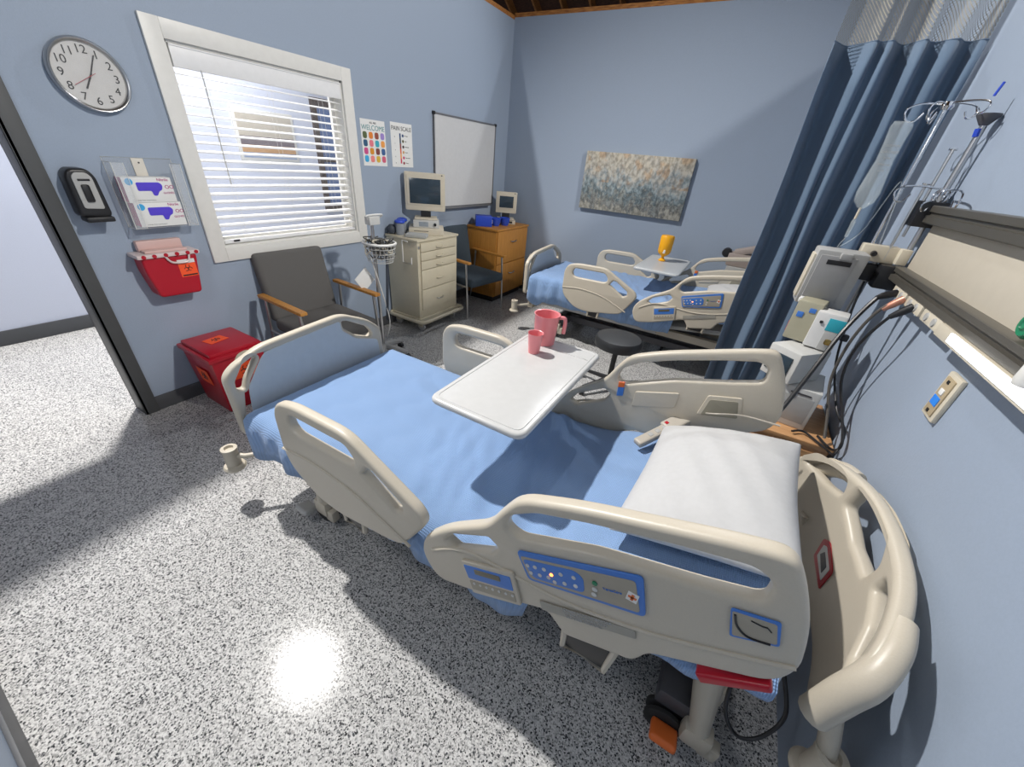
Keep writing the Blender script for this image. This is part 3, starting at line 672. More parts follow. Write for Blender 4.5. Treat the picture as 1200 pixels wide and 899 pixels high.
# ------------------------------------------------------------------ hospital bed (world coordinates of the near bed)
BY = 1.075                      # bed centre line
SLOPE = [.30, .555]
def mattress_h(x):              # top of the lying surface
    k = -.32; G = SLOPE[0]
    if x < k - .12: return SLOPE[1]
    if x < k + .12: t = (x - k + .12) / .24; return SLOPE[1] + G * .24 * t * t / 2
    return SLOPE[1] + G * .12 + G * (x - k - .12)
def bed(loc):
    R = thing('hospital_bed', '', 'bed', loc)
    f = 1.036; tr = lambda L: [((p[0] * f), 1.65 - (1.65 - p[1]) * f) + tuple(p[2:]) for p in L]
    HR = tr([(-.560, .56, .05), (-.545, .635, .06), (-.465, .732, .06), (-.325, .845, .05), (-.292, .915, .05), (-.250, .985, .06), (-.12, 1.045, .2), (.160, 1.141, .1), (.232, 1.160, .03), (.27, 1.10, .05), (.305, 1.02, .05), (.330, .92, .05), (.312, .855, .04), (.118, .725, .02), (.097, .662, .02), (-.070, .595, .02), (-.128, .650, .02), (-.226, .596, .02), (-.338, .53, .05), (-.50, .462, .06)])
    H1 = tr([(-.274, .868), (-.264, .920), (-.20, .970), (-.077, 1.020), (.087, 1.075), (.194, 1.105), (.226, 1.088), (.230, 1.036), (.145, 1.004), (-.053, .942), (-.235, .855)])
    H2 = tr([(-.462, .682), (-.435, .726), (-.318, .800), (-.288, .782), (-.308, .742), (-.425, .668)])
    FR = tr([(-1.250, .80, .05), (-1.215, .855, .04), (-1.125, .878, .06), (-.86, .885, .06), (-.770, .838, .05), (-.568, .734, .05), (-.540, .695, .03), (-.559, .652, .03), (-.612, .570, .04), (-.646, .515, .03), (-.70, .497, .03), (-.958, .453, .05), (-1.098, .462, .08), (-1.225, .558, .05), (-1.250, .63, .05)])
    F1 = tr([(-1.168, .800), (-1.15, .829), (-1.11, .832), (-.862, .838), (-.828, .800), (-.832, .768), (-.862, .758), (-1.13, .752), (-1.16, .765)])
    F2 = tr([(-.802, .750), (-.775, .790), (-.750, .790), (-.634, .722), (-.628, .690), (-.663, .670)])
    for s in (1, -1):
        yo = .57 if s == 1 else 2 * BY - .57
        yc = yo + s * .02
        M = Matrix(((1, 0, 0, 0), (0, 0, s, yc), (0, 1, 0, 0), (0, 0, 0, 1)))
        # head rail
        hr_ = obj('head_side_rail', plate(rounded(HR, .03), [rounded(H1, .02), rounded(H2, .008)], .040, .013, M), BEIGE, R, ang=60)
        # recessed lower step line
        fr_ = obj('foot_side_rail', plate(rounded(FR, .03), [rounded(F1, .02), rounded(F2, .008)], .040, .013, M), BEIGE, R, ang=60)
        ins = -s  # direction of the outer face
        def on(yoff, pts, th, bev, name, m, parent, rr=.008):
            out = rounded(tr(pts), rr)
            y = yo - s * yoff
            return obj(name, plate(out, [], th, bev, Matrix(((1, 0, 0, 0), (0, 0, s, y), (0, 1, 0, 0), (0, 0, 0, 1)))), m, parent)
        # styling ridge
        b = bmesh.new(); tube(b, smooth([(-.53, yo - s * .0, .565), (-.44, yo, .64), (-.33, yo, .675), (-.1, yo, .70), (.10, yo, .77), (.26, yo, .86), (.33, yo, .905)], 6), .006, 6); obj('ridge', b, BEIGE, hr_)
        b = bmesh.new(); tube(b, smooth([(-1.29, yo, .60), (-1.1, yo, .62), (-.9, yo, .60), (-.75, yo, .55), (-.63, yo, .50)], 6), .006, 6); obj('ridge', b, BEIGE, fr_)
        if s == 1:
            pb = on(.004, [(-.232, .826), (.046, .962), (.080, .850), (-.188, .745)], .006, .002, 'control_panel_border', BLUEP, hr_, .014)
            on(.0055, [(-.220, .816), (.036, .941), (.067, .856), (-.183, .757)], .006, .001, 'control_panel_face', mat('panel_tan', (.38, .34, .27), .5), pb, .010)
            kp = on(.0068, [(-.213, .812), (-.085, .874), (-.062, .866), (-.050, .820), (-.174, .768)], .006, .001, 'keypad', BLUEP, pb, .014)
            def btn(u, v, r_, m, nm='button'):
                c = tr([(u, v)])[0]; la(nm, [(0, .0025), (r_, .002), (r_, 0)], (c[0], yo - s * .0095, c[1]), m, kp, 10, M=Matrix.Rotation(PI / 2 * s, 4, 'X'))
            for i, (u, v) in enumerate([(-.195, .802), (-.176, .811), (-.153, .822), (-.183, .783), (-.160, .793), (-.138, .803), (-.112, .838), (-.082, .852), (-.098, .815), (-.073, .828), (-.121, .800)]):
                btn(u, v, .0055, LGREY if i != 9 else WHITE)
            btn(-.133, .818, .0045, mat('amber_led', (1, .25, .05), .4, emit=(1, .22, .04), estr=6), 'indicator_light')
            for (u, v, m) in ((-.036, .872, GREEN), (-.032, .853, LGREY), (-.030, .836, LGREY)): btn(u, v, .0065, m)
            c = tr([(.042, .892)])[0]
            sb_ = bx('nurse_call_square', (c[0] - .012, yo - .0095, c[1] - .014), (c[0] + .012, yo - .008, c[1] + .014), PAPER, pb, 0)
            b = bmesh.new(); box(b, (c[0] - .009, yo - .0105, c[1] - .003), (c[0] + .009, yo - .0095, c[1] + .003)); box(b, (c[0] - .003, yo - .0105, c[1] - .009), (c[0] + .003, yo - .0095, c[1] + .009)); obj('red_cross', b, ORANGE2, sb_)
            b = bmesh.new(); c = tr([(.002, .878)])[0]; text(b, 'VersaCare', .010, Matrix.Translation((c[0], yo - .0095, c[1])) @ Matrix.Rotation(-math.radians(24), 4, 'Y') @ frame((0, 0, 0), (1, 0, 0), (0, 0, 1))); obj('lettering', b, BLUEP, pb)
            # scale readout module
            md = on(.004, [(-.398, .655), (-.232, .735), (-.194, .622), (-.350, .538)], .012, .004, 'scale_module', BEIGE, hr_, .008)
            on(.0105, [(-.386, .646), (-.238, .716), (-.222, .668), (-.366, .600)], .002, .0005, 'scale_display', BLUEP, md, .004)
            on(.0122, [(-.350, .655), (-.268, .693), (-.262, .676), (-.344, .638)], .002, .0005, 'readout', mat('olive_lcd', (.13, .12, .08), .3), md, .004)
            on(.0105, [(-.363, .592), (-.219, .660), (-.208, .628), (-.350, .560)], .002, .0005, 'key_strip', mat('panel_tan', (.38, .34, .27)), md, .004)
            for k in range(7): 
                u = -.345 + k * .0205; c = tr([(u, .592 + (u + .345) * .46)])[0]
                la('button', [(0, .0025), (.0045, .002), (.0045, 0)], (c[0], yo - .0115, c[1]), LGREY, md, 8, M=Matrix.Rotation(PI / 2, 4, 'X'))
            st = on(.0035, [(-.150, .684), (.073, .786), (.082, .760), (-.138, .655)], .002, .0005, 'instruction_sticker', mat('sticker_grey', (.36, .34, .29), .5), hr_, .004)
            b = bmesh.new()
            for k, sx in enumerate(('LOWER SIDERAIL BEFORE', 'TO RELEASE PULL AND', 'SEE USER MANUAL')):
                c = tr([(-.033, .735 - k * .013)])[0]; text(b, sx, .0115, Matrix.Translation((c[0], yo - .0052, c[1])) @ Matrix.Rotation(-math.radians(24.5), 4, 'Y') @ frame((0, 0, 0), (1, 0, 0), (0, 0, 1)))
            obj('lettering', b, GREYP, st)
            ic = on(.0035, [(.192, .999), (.262, 1.022), (.281, .965), (.214, .927)], .003, .001, 'angle_label_border', BLUEP, hr_, .006)
            on(.0045, [(.196, .994), (.259, 1.014), (.276, .968), (.216, .934)], .003, .001, 'angle_label', mat('panel_tan', (.38, .34, .27)), ic, .005)
            b = bmesh.new(); pts = [tr([q])[0] for q in ((.202, .990), (.214, .965), (.236, .952), (.268, .962))]
            tube(b, smooth([(q[0], yo - .007, q[1]) for q in pts], 5), .0022, 6)
            pts = [tr([q])[0] for q in ((.226, .995), (.243, .995), (.250, .998), (.258, .992))]; tube(b, [(q[0], yo - .007, q[1]) for q in pts], .0014, 5)
            obj('angle_gauge', b, BLACK, ic)
            rh = on(-.012, [(.205, .758), (.312, .850), (.322, .832), (.222, .738)], .03, .006, 'release_handle', RED, R, .006)
        else:
            pa = [(-.185, .84), (-.02, .90), (-.01, .845), (-.175, .785)]
            def oin(pts, th, nm, m, parent, rr=.008):
                return obj(nm, plate(rounded(tr(pts), rr), [], th, .002, Matrix(((1, 0, 0, 0), (0, 0, s, yo + s * .0425), (0, 1, 0, 0), (0, 0, 0, 1)))), m, parent)
            oin([(-.185, .84), (-.02, .895), (-.02, .825), (-.185, .765)], .008, 'inner_keypad_cover', BEIGE, hr_)
            oin([(.08, .925), (.19, .955), (.215, .87), (.065, .83)], .008, 'speaker_frame', BEIGE, hr_)
            oin([(.09, .912), (.182, .938), (.202, .868), (.078, .835)], .012, 'speaker_grille', mat('grille_tan', (.28, .26, .2), .8), hr_)
            lbl = oin([(-.262, .86), (-.236, .868), (-.232, .80), (-.258, .79)], .007, 'blue_sticker', BLUEP, hr_, .002)
            oin([(-.262, .86), (-.236, .868), (-.235, .842), (-.261, .834)], .009, 'sticker_top', ORANGE2, lbl, .002)
        # hinge arms under the rails
        for (x0, x1, zz) in ((-1.0, -.88, .43), (-.08, .06, .545)):
            b = bmesh.new(); y_ = yo + s * .02
            tube(b, [(x0, y_, zz + .08), (x0 + .01, y_, zz - .06), (x1 - .01, y_, zz - .06), (x1, y_, zz + .08)], .012, 8)
            hg = obj('rail_hinge', b, BEIGE, R)
            bx('hinge_shade_plate', (x0 + .008, y_ + s * .0 - .004, zz - .055), (x1 - .008, y_ + .004, zz + .06), BLACK, hg, .002)  # black plate, its colour stands in for the shade of the hinge opening
    # deck, frame and base
    b = bmesh.new(); box(b, (-1.70, .64, .345), (-.32, 1.51, .40), .01); obj('deck', b, GREYP, R)
    b = bmesh.new(); t = bmesh.new(); box(t, (0, .76, -.16), (.66, 1.39, -.12), .01); add(b, t, Matrix.Translation((-.32, 0, .555)) @ Matrix.Rotation(-math.radians(16.7), 4, 'Y')); obj('back_section', b, GREYP, R)
    b = bmesh.new()
    for y in (.90, 1.25): box(b, (-1.72, y - .03, .26), (.40, y + .03, .33), .008)
    box(b, (-1.72, .70, .25), (-1.66, 1.45, .33), .01); box(b, (.34, .80, .25), (.40, 1.35, .33), .01); obj('main_frame', b, BEIGE, R)
    b = bmesh.new(); 
    for y in (.96, 1.19): box(b, (-1.35, y - .04, .13), (.35, y + .04, .20), .012)
    box(b, (-1.40, .74, .12), (-1.28, 1.41, .20), .012); box(b, (.24, .78, .12), (.36, 1.37, .20), .012); obj('base_frame', b, DGREY, R)
    for xa, xb in ((-1.15, -.75), (-.35, .10)): bx('lift_cover', (xa, .97, .18), (xb - .06, 1.18, .345), DGREY, R, .02)
    for sx in (-1.34, .38):
        for y in ((.70, 1.45) if sx < 0 else (.765, 1.385)):
            o_ = -1 if y < 1 else 1
            b = bmesh.new(); tube(b, [(sx - .05, y - o_ * .05, .40 if sx > 0 else .25), (sx, y, .145)], [.045, .03], 12); box(b, (sx - .045, y - .03, .075), (sx + .045, y + .03, .165), .02)
            box(b, (sx + .02, y - .02, .05), (sx + .075, y + .02, .12), .01); c = obj('caster', b, BEIGE, R)
            b = bmesh.new()
            for d in (-.017, .017): lathe(b, [(0, -.011), (.055, -.011), (.062, -.006), (.062, .006), (.055, .011), (0, .011)], (sx - (.09 if sx > 0 else .02), y + d + (o_ * -.02), .062), 24, M=Matrix.Rotation(PI / 2, 4, 'X'))
            obj('wheel', b, RUB, c)
            t = bmesh.new(); box(t, (-.042, -.036, -.014), (.042, .036, .016), .013, seg=3); b = bmesh.new(); add(b, t, Matrix.Translation((sx - .085, y + o_ * .045, .085)) @ Matrix.Rotation(math.radians(-18), 4, 'X'))
            obj('brake_pedal', b, ORANGE2 if sx > 0 else GREYP, c)
    # corner roller bumpers
    for (x, y) in ((-1.812, .565), (-1.812, 1.585), (.585, .72), (.585, 1.43)):
        zb = .215 if x < 0 else .36
        la('roller_bumper', [(0, 0), (.046, 0), (.050, .010), (.044, .020), (.032, .024), (.032, .105), (.035, .108), (.035, .122), (.020, .124), (.017, .112), (0, .112)], (x, y, zb), BEIGE, R, 24)
        sg = 1 if x < 0 else -1
        if x > 0: tb('bumper_arm', [(x, y, zb + .08), (x - .02, y + (.02 if y < 1 else -.02), zb + .16), (.53, .745 if y < 1 else 1.41, .62)], .022, BEIGE, R, 10)
        else: tb('bumper_arm', [(x, y, zb + .08), (x + sg * .05, y + (.04 if y < 1 else -.04), zb + .07), (x + sg * .13, y + (.14 if y < 1 else -.14), .29)], .013, BEIGE, R, 10)
    # mattress
    b = bmesh.new(); N = 40; prof = []
    xs = [-1.672 + (.37 + 1.672) * i / N for i in range(N + 1)]
    W = .445; cs_ = []
    for x in xs:
        zt = mattress_h(x); ring_ = []
        tilt = SLOPE[0] if x > -.3 else 0
        hh = .045 if x > -.2 else 0
        for (dy, dz) in ((-W, -.11 + hh), (-W, -.02), (-W + .02, 0), (W - .02, 0), (W, -.02), (W, -.11 + hh), (W - .02, -.13 + hh), (-W + .02, -.13 + hh)):
            ring_.append(b.verts.new((x - dz * tilt * -1 * .9 if tilt else x, BY + dy, zt + dz)))
        cs_.append(ring_)
    for A, B2 in zip(cs_, cs_[1:]):
        for k in range(8): b.faces.new((A[k], A[(k + 1) % 8], B2[(k + 1) % 8], B2[k]))
    b.faces.new(cs_[0]); b.faces.new(cs_[-1][::-1]); obj('mattress', b, mat('white_mattress', (.72, .73, .74), .7), R)
    # footboard
    def FBx(co): # u=y, v=z, w=thick ; bows slightly outwards
        y, z, w = co; return V((-1.735 - .012 * (1 - ((y - BY) / .45) ** 2) + w, y, z))
    out = rounded([(.615, .42, .03), (.607, .735, .03), (.650, .776, .03), (.785, .828, .04), (1.235, .855, .05), (1.395, .780, .04), (1.480, .705, .04), (1.49, .42, .03)], .04)
    s1 = rounded([(.646, .665), (.648, .705), (.715, .795), (.745, .80), (.758, .78), (.695, .70), (.675, .655)], .01)
    s2 = rounded([(1.225, .818), (1.262, .808), (1.385, .738), (1.418, .688), (1.39, .672), (1.30, .712), (1.23, .775)], .014)
    if True:
        sym = [(2 * BY - p[0], p[1]) for p in s1]
    ys = [.60 + k * .04 for k in range(24)]
    fb = obj('footboard', plate(out, [s1, s2], .045, .015, FBx, cuts=[(0, ys)]), BEIGE, R, ang=60)
    def FBi(co): y, z, w = co; return V((-1.711 - .012 * (1 - ((y - BY) / .45) ** 2) + w, y, z))
    ins_ = rounded([(.665, .44), (.69, .66), (.775, .775), (.80, .797), (1.21, .825), (1.212, .77), (1.295, .695), (1.44, .645), (1.46, .44)], .02)
    obj('footboard_panel', plate(ins_, [], .005, .0015, FBi, cuts=[(0, ys)]), BEIGE2, fb)
    # headboard: arched, bowed in plan
    def HB(th):
        def g(co):
            y, z, w = co; q = (y - 1.1) / .5
            return V((.605 - .150 * q * q - .02 * abs(q) ** 6 + w, y, z))
        return g
    out = rounded([(.715, .55, .03), (.715, .76, .04), (.775, .83, .06), (.93, .875, .1), (1.30, .885, .1), (1.47, .845, .06), (1.575, .745, .05), (1.57, .50, .03), (1.40, .42, .04), (.86, .45, .04)], .04)
    s1 = rounded([(1.525, .765), (1.49, .815), (1.40, .842), (1.36, .835), (1.35, .79), (1.43, .765)], .015)
    s2 = rounded([(1.315, .78), (1.305, .855), (1.22, .862), (1.10, .855), (1.055, .81), (1.07, .74), (1.20, .735)], .015)
    s3 = rounded([(1.00, .775), (.99, .822), (.92, .825), (.84, .795), (.785, .745), (.785, .70), (.83, .70), (.90, .75)], .012)
    ys = [.70 + k * .025 for k in range(36)]
    hb = obj('headboard', plate(out, [s1, s2, s3], .046, .018, HB(0), cuts=[(0, ys)]), BEIGE, R, ang=60)
    # near and far edge posts of the headboard
    for sy, yy in ((1, .705), (-1, 1.555)):
        b = bmesh.new(); tube(b, smooth([(.580, yy + sy * .16, .835), (.562, yy + sy * .095, .815), (.535, yy + sy * .04, .77), (.512, yy + sy * .02, .70), (.498, yy + sy * .012, .60)], 6), [.026 + .009 * min(1, i / 14) for i in range(25)], 14); obj('headboard_post', b, BEIGE, hb)
    def HBi(co): return HB(0)(co) + V((-.0245, 0, 0))
    lab = obj('warning_label', plate(rounded([(1.17, .53), (1.17, .62), (1.26, .66), (1.29, .64), (1.28, .56)], .01), [], .003, .001, HBi), RED, hb)
    def HBj(co): return HB(0)(co) + V((-.027, 0, 0))
    lw = obj('label_centre', plate(rounded([(1.185, .555), (1.185, .612), (1.255, .640), (1.27, .63), (1.265, .58)], .005), [], .003, .001, HBj), PAPER, lab)
    def HBk(co): return HB(0)(co) + V((-.029, 0, 0))
    obj('label_print', plate(rounded([(1.20, .572), (1.20, .605), (1.245, .625), (1.255, .60)], .003), [], .003, .001, HBk), DGREY, lab)
    return R
B1 = bed((-.55, BY, 0))
SLOPE[:] = [.10, .625]
B2m = bed((-.55, BY, 0)); SLOPE[:] = [.30, .555]
B1['label'] = 'beige hospital bed in the foreground with control panels on its near side rails'
B2 = B2m
PIV = V((-.45, 0, .50)) - V((-.55, 0, 0))
for c in [q for q in bpy.data.objects if q.parent == B2 and (q.name.startswith('head_side_rail') or q.name.startswith('back_section') or q.name.startswith('release_handle'))]:
    a = math.radians(9.0); Rm = Matrix.Translation(PIV) @ Matrix.Rotation(a, 4, 'Y') @ Matrix.Translation(-PIV); c.matrix_local = Rm
B2.location = (-.65, BY + 2.93, 0)
B2['label'] = 'beige hospital bed by the back wall, behind the black round stool'
B1['group'] = B2['group'] = 'hospital beds'

# blankets
def blanket(lab, off, drape, seed, xe=.36, mat_=BLANKET):
    rn = random.Random(seed); ph = [rn.uniform(0, 6) for _ in range(8)]
    b = bmesh.new(); W = .450; dx, dy = off
    NX, rows = 120, []
    sides = [(-W - .006, -drape), (-W - .010, -drape * .6), (-W - .008, -.08), (-W - .004, -.035), (-W + .010, -.008)]
    top = [(-W + .04 + (2 * W - .08) * k / 36, 0) for k in range(37)]
    prof = sides + top + [(-a, z) for a, z in sides[::-1]]
    x0 = -1.685
    def rowat(x, drop, i):
        row = []
        for j, (py, pz) in enumerate(prof):
            h = mattress_h(x) + .007
            side = max(0, -pz)
            w = .0
            if pz == 0:
                w += .004 * math.sin(9 * x + 5 * py + ph[0]) + .003 * math.sin(23 * x - 14 * py + ph[1]) + .0025 * math.sin(37 * py + 11 * x + ph[2])
                # crumple where the bed bends
                g = math.exp(-((x + .42 + .25 * (py - .1)) / .14) ** 2)
                w += g * (.015 * math.sin(38 * (x + .35 * py) + ph[3]) + .010)
                g2 = math.exp(-((x + .62 + .5 * (py + .3)) / .16) ** 2); w += g2 * .007 * math.sin(60 * (x + .5 * py) + ph[6])
                w = abs(w)
            yy = py
            if side > .03: yy += (1 if py > 0 else -1) * (.008 + .012 * math.sin(24 * x + ph[4]) * side / .2 + .006 * math.sin(51 * x + ph[5]))
            zz = h + w + pz * (.35 if x > -.2 else 1) * (1 if x > -1.5 else 1 + .25 * math.sin((x + 1.685) * 17)) 
            if drop: zz = min(zz, h - drop)
            row.append(b.verts.new((x + dx, BY + yy + dy, zz)))
        return row
    for d in (.20, .12, .05, .02): rows.append(rowat(x0, d, 0))
    for i in range(NX + 1): 
        x = x0 + .012 + (xe - x0 - .012) * i / NX; rows.append(rowat(x, .004 if i == 0 else 0, i))
    for A, B_ in zip(rows, rows[1:]):
        for k in range(len(prof) - 1): f = b.faces.new((A[k], A[k + 1], B_[k + 1], B_[k]))
    o = obj('blanket', b, mat_, ang=80, loc=(-.6 + dx, BY + dy, .56))
    m = o.modifiers.new('s', 'SOLIDIFY'); m.thickness = .004; m.offset = 1
    return tag(o, lab, 'blanket', 'blankets on the beds')
blanket('light blue ribbed blanket spread over the mattress of the foreground bed', (0, 0), .17, 1)
SLOPE[:] = [.10, .625]
blanket('light blue blanket spread over the mattress of the bed by the back wall', (-.10, 2.93), .25, 2)
SLOPE[:] = [.30, .555]

# pillows
def pillow(lab, c, size, rot):
    b = bmesh.new(); n = 20; L, W_, H_ = size; g = {}
    for s in (1, -1):
        for i in range(n + 1):
            for j in range(n + 1):
                u, v = -1 + 2 * i / n, -1 + 2 * j / n
                e = (1 - abs(u) ** 2.2) * (1 - abs(v) ** 2.4)
                pin = 1 - .05 * (1 - abs(u) ** 2) * 0
                x = u * L / 2 * (1 - .05 * (1 - v * v) * 0 - .04 * (abs(u) > .5) * (1 - abs(v)) * .5); y = v * W_ / 2 * (1 - .035 * (1 - u * u)); x *= (1 - .04 * (1 - v * v))
                z = s * H_ / 2 * max(e, 0) ** .55 + .004 * math.sin(14 * u + 9 * v) * e + .003 * math.sin(25 * v - 7 * u) * e
                if s == -1: z *= .55
                edge = i in (0, n) or j in (0, n)
                if s == -1 and edge: g[(s, i, j)] = g[(1, i, j)]; continue
                g[(s, i, j)] = b.verts.new((x, y, z))
    for s in (1, -1):
        for i in range(n):
            for j in range(n):
                q = [g[(s, i, j)], g[(s, i + 1, j)], g[(s, i + 1, j + 1)], g[(s, i, j + 1)]]
                try: b.faces.new(q if s == 1 else q[::-1])
                except ValueError: pass
    bmesh.ops.transform(b, matrix=Matrix.Translation(c) @ Euler(rot).to_matrix().to_4x4(), verts=b.verts)
    o = obj('pillow', b, PILLOW, ang=180, loc=c); m = o.modifiers.new('s', 'SUBSURF'); m.levels = m.render_levels = 1
    return tag(o, lab, 'pillow', 'white pillows')
pillow('white pillow at the head of the foreground bed beside the grey hand control', (.175, 1.155, .785), (.49, .69, .19), (0, -math.radians(17), math.radians(-3)))
pillow('white pillow on the far bed, half hidden by the curtain', (.06, 1.08 + 2.93, .735), (.44, .68, .14), (0, -math.radians(8), 0))

# hand control with cord
r = thing('bed_hand_control', 'beige bed hand control lying beside the pillow of the foreground bed', 'remote', (-.03, 1.42, .68))
M = Matrix.Translation((-.025, 1.475, .715)) @ Euler((0, -math.radians(14), math.radians(56))).to_matrix().to_4x4() @ Matrix.Scale(1.25, 4)
b = bmesh.new(); t = bmesh.new(); box(t, (-.12, -.018, -.011), (.02, .018, .011), .008, seg=3); add(b, t, M); t = bmesh.new(); box(t, (.0, -.027, -.013), (.10, .027, .015), .009, seg=3); add(b, t, M); hd = obj('handset', b, mat('handset_tan', (.46, .42, .36), .45), r)
b = bmesh.new(); t = bmesh.new()
for k in range(3): 
    t = bmesh.new(); box(t, (-.01 - k * .03, -.008, .010), (.006 - k * .03, .008, .0125), .002); add(b, t, M)
obj('buttons', b, GREYP, r); 
b = bmesh.new(); t = bmesh.new(); box(t, (.01, .004, .014), (.022, .016, .0165), .002); add(b, t, M); obj('red_button', b, RED, r)
tb('cord', smooth([M @ V((.10, 0, 0)), M @ V((.14, .0, .005)), (.12, 1.50, .845), (.22, 1.515, .87), (.34, 1.50, .885)], 6), .0035, mat('handset_tan', (.46, .42, .36)), r, 6)

# ------------------------------------------------------------------ overbed tables
def overbed(lab, x0, x1, y0, y1, zt, mtop):
    r = thing('overbed_table', lab, 'table', ((x0 + x1) / 2, (y0 + y1) / 2, 0), 'overbed tables')
    out = rounded([(x0, y0), (x1, y0), (x1, y1), (x0, y1)], .045)
    top = obj('table_top', plate(out, [], .026, .011, Matrix.Translation((0, 0, zt - .013))), mtop, r)
    b = bmesh.new(); pts = rounded([(x0 + .022, y0 + .022), (x1 - .022, y0 + .022), (x1 - .022, y1 - .022), (x0 + .022, y1 - .022)], .03)
    tube(b, [(p[0], p[1], zt) for p in pts], .0018, 6, closed=True); obj('raised_rim', b, mtop, top)
    bx('divider_groove', (x0 + .03, y1 - .115, zt - .001), (x1 - .03, y1 - .111, zt + .002), mtop, top, .0005)
    xm = (x0 + x1) / 2
    bx('under_bracket', (xm - .10, y1 - .30, zt - .055), (xm + .10, y1 + .02, zt - .027), DGREY, r, .006)
    bx('outer_column', (xm - .03, y1 - .005, .10), (xm + .03, y1 + .04, .55), DGREY, r, .005)
    bx('inner_column', (xm - .022, y1 + .002, .50), (xm + .022, y1 + .033, zt - .04), STEEL, r, .004)
    bx('release_lever', (xm - .012, y1 + .03, zt - .06), (xm + .03, y1 + .075, zt - .045), BLACK, r, .004)
    for s in (-1, 1):
        lg = tb('base_leg', [(xm + s * .02, y1 + .02, .085), (xm + s * .20, y1 + .0, .075), (xm + s * .24, y1 - .25, .065), (xm + s * .24, y1 - .60, .06)], .016, BLACK, r, 8)
        for yy in (y1 - .03, y1 - .58):
            la('caster', [(0, -.011), (.026, -.011), (.028, 0), (.026, .011), (0, .011)], (xm + s * .235, yy, .029), BLACK, lg, 14, M=RX)
    return r
overbed('white topped overbed table with pink cup, reaching over the foreground bed', -.785, -.395, .85, 1.62, .90, WHITEP)
overbed('pale grey topped overbed table reaching over the bed by the back wall', -.82, -.40, 3.79, 4.62, .86, mat('grey_laminate', (.50, .52, .53), .3))
# cup and jug
r = thing('cup', 'small pink plastic cup on the white overbed table', 'cup', (-.655, 1.42, .90))
la('wall', [(0, .002), (.024, .002), (.025, .0), (.034, .092), (.0355, .096), (.033, .094), (.023, .006), (0, .006)], (-.655, 1.42, .9005), PINK, r, 28)
r = thing('pitcher', 'large pink plastic pitcher with handle behind the cup on the overbed table', 'pitcher', (-.668, 1.545, .90))
la('wall', [(0, .002), (.048, .002), (.05, 0), (.058, .14), (.062, .146), (.056, .144), (.047, .006), (0, .006)], (-.668, 1.55, .9005), PINK, r, 32)
b = bmesh.new(); hx, hy = -.612, 1.565
tube(b, smooth([(hx, hy, 1.035), (hx + .022, hy + .008, 1.036), (hx + .028, hy + .01, 1.015), (hx + .027, hy + .01, .962)], 6), .009, 8); obj('handle', b, PINK, r)
# amber urinal measuring cup on far table
r = thing('amber_bottle', 'amber plastic bottle with a narrow neck standing on the far overbed table', 'bottle', (-.68, 4.45, .86))
la('body', [(0, 0), (.035, 0), (.038, .01), (.014, .03), (.014, .045), (.055, .075), (.065, .10), (.068, .235), (.060, .25), (0, .25)], (-.66, 4.33, .8605), YELLOW, r, 24)
bx('white_label', (-.662, 4.265, .945), (-.64, 4.275, .98), PAPER, r, .002)

# ------------------------------------------------------------------ stool
sx0, sy0 = -.60, 2.90
st = thing('round_stool', 'black padded round stool in front of the far bed', 'stool', (sx0, sy0, 0))
la('seat', [(0, .40), (.15, .40), (.185, .415), (.19, .46), (.175, .49), (.12, .50), (0, .50)], (sx0, sy0, 0), mat('black_vinyl', (.025, .027, .03), .45), st, 36)
tb('gas_column', [(sx0, sy0, .09), (sx0, sy0, .40)], .022, BLACK, st, 12)
for k in range(5):
    a = 2 * PI * k / 5 - .9; ex, ey = sx0 + .27 * math.cos(a), sy0 + .27 * math.sin(a)
    lg = tb('leg', [(sx0, sy0, .11), (ex, ey, .075)], [.022, .014], BLACK, st, 8)
    b = bmesh.new()
    for d in (-.012, .012): lathe(b, [(0, -.008), (.026, -.008), (.028, 0), (.026, .008), (0, .008)], (ex + d, ey, .029), 14, M=RX)
    obj('caster', b, BLACK, lg)

# ------------------------------------------------------------------ curtain
CPL = smooth([(.078, 2.835, 0), (.100, 2.885, 0), (.135, 2.945, 0), (.185, 2.905, 0), (.232, 2.850, 0), (.252, 2.890, 0), (.275, 2.885, 0), (.298, 2.862, 0), (.330, 2.930, 0), (.362, 2.955, 0), (.405, 2.885, 0), (.428, 2.872, 0), (.450, 2.925, 0),
              (.480, 2.925, 0), (.515, 2.870, 0), (.540, 2.868, 0), (.562, 2.930, 0), (.590, 2.950, 0), (.612, 2.905, 0), (.630, 2.900, 0)], 12)
def curtain_pt(u, z):   # u 0..1 along the bunched track
    t = u * (len(CPL) - 1); k = min(int(t), len(CPL) - 2); p = CPL[k].lerp(CPL[k + 1], t - k)
    sp = .75 + .12 * (2.9 - z)
    return V((p.x + .006 * math.sin(5 * z + 9 * u), 2.90 + (p.y - 2.90) * sp + .008 * math.sin(2.3 * z + 20 * u), z))
cr = thing('privacy_curtain', 'steel blue hospital privacy curtain with net top between the two beds', 'curtain', (.34, 2.92, 0))
def sheet(name, z0, z1, nz, m, uvs=False):
    b = bmesh.new(); NU = 228; rows = []
    uv = b.loops.layers.uv.new('UVMap')
    for j in range(nz + 1):
        z = z0 + (z1 - z0) * j / nz; rows.append([b.verts.new(curtain_pt(i / NU, z)) for i in range(NU + 1)])
    L_ = [0]
    for i in range(NU): L_.append(L_[-1] + (curtain_pt((i + 1) / NU, 1) - curtain_pt(i / NU, 1)).length)
    for j in range(nz):
        for i in range(NU):
            f = b.faces.new((rows[j][i], rows[j][i + 1], rows[j + 1][i + 1], rows[j + 1][i]))
            for l, (ii, jj) in zip(f.loops, ((i, j), (i + 1, j), (i + 1, j + 1), (i, j + 1))): l[uv].uv = (L_[ii], z0 + (z1 - z0) * jj / nz)
    o = obj(name, b, m, cr, ang=180)
    return o
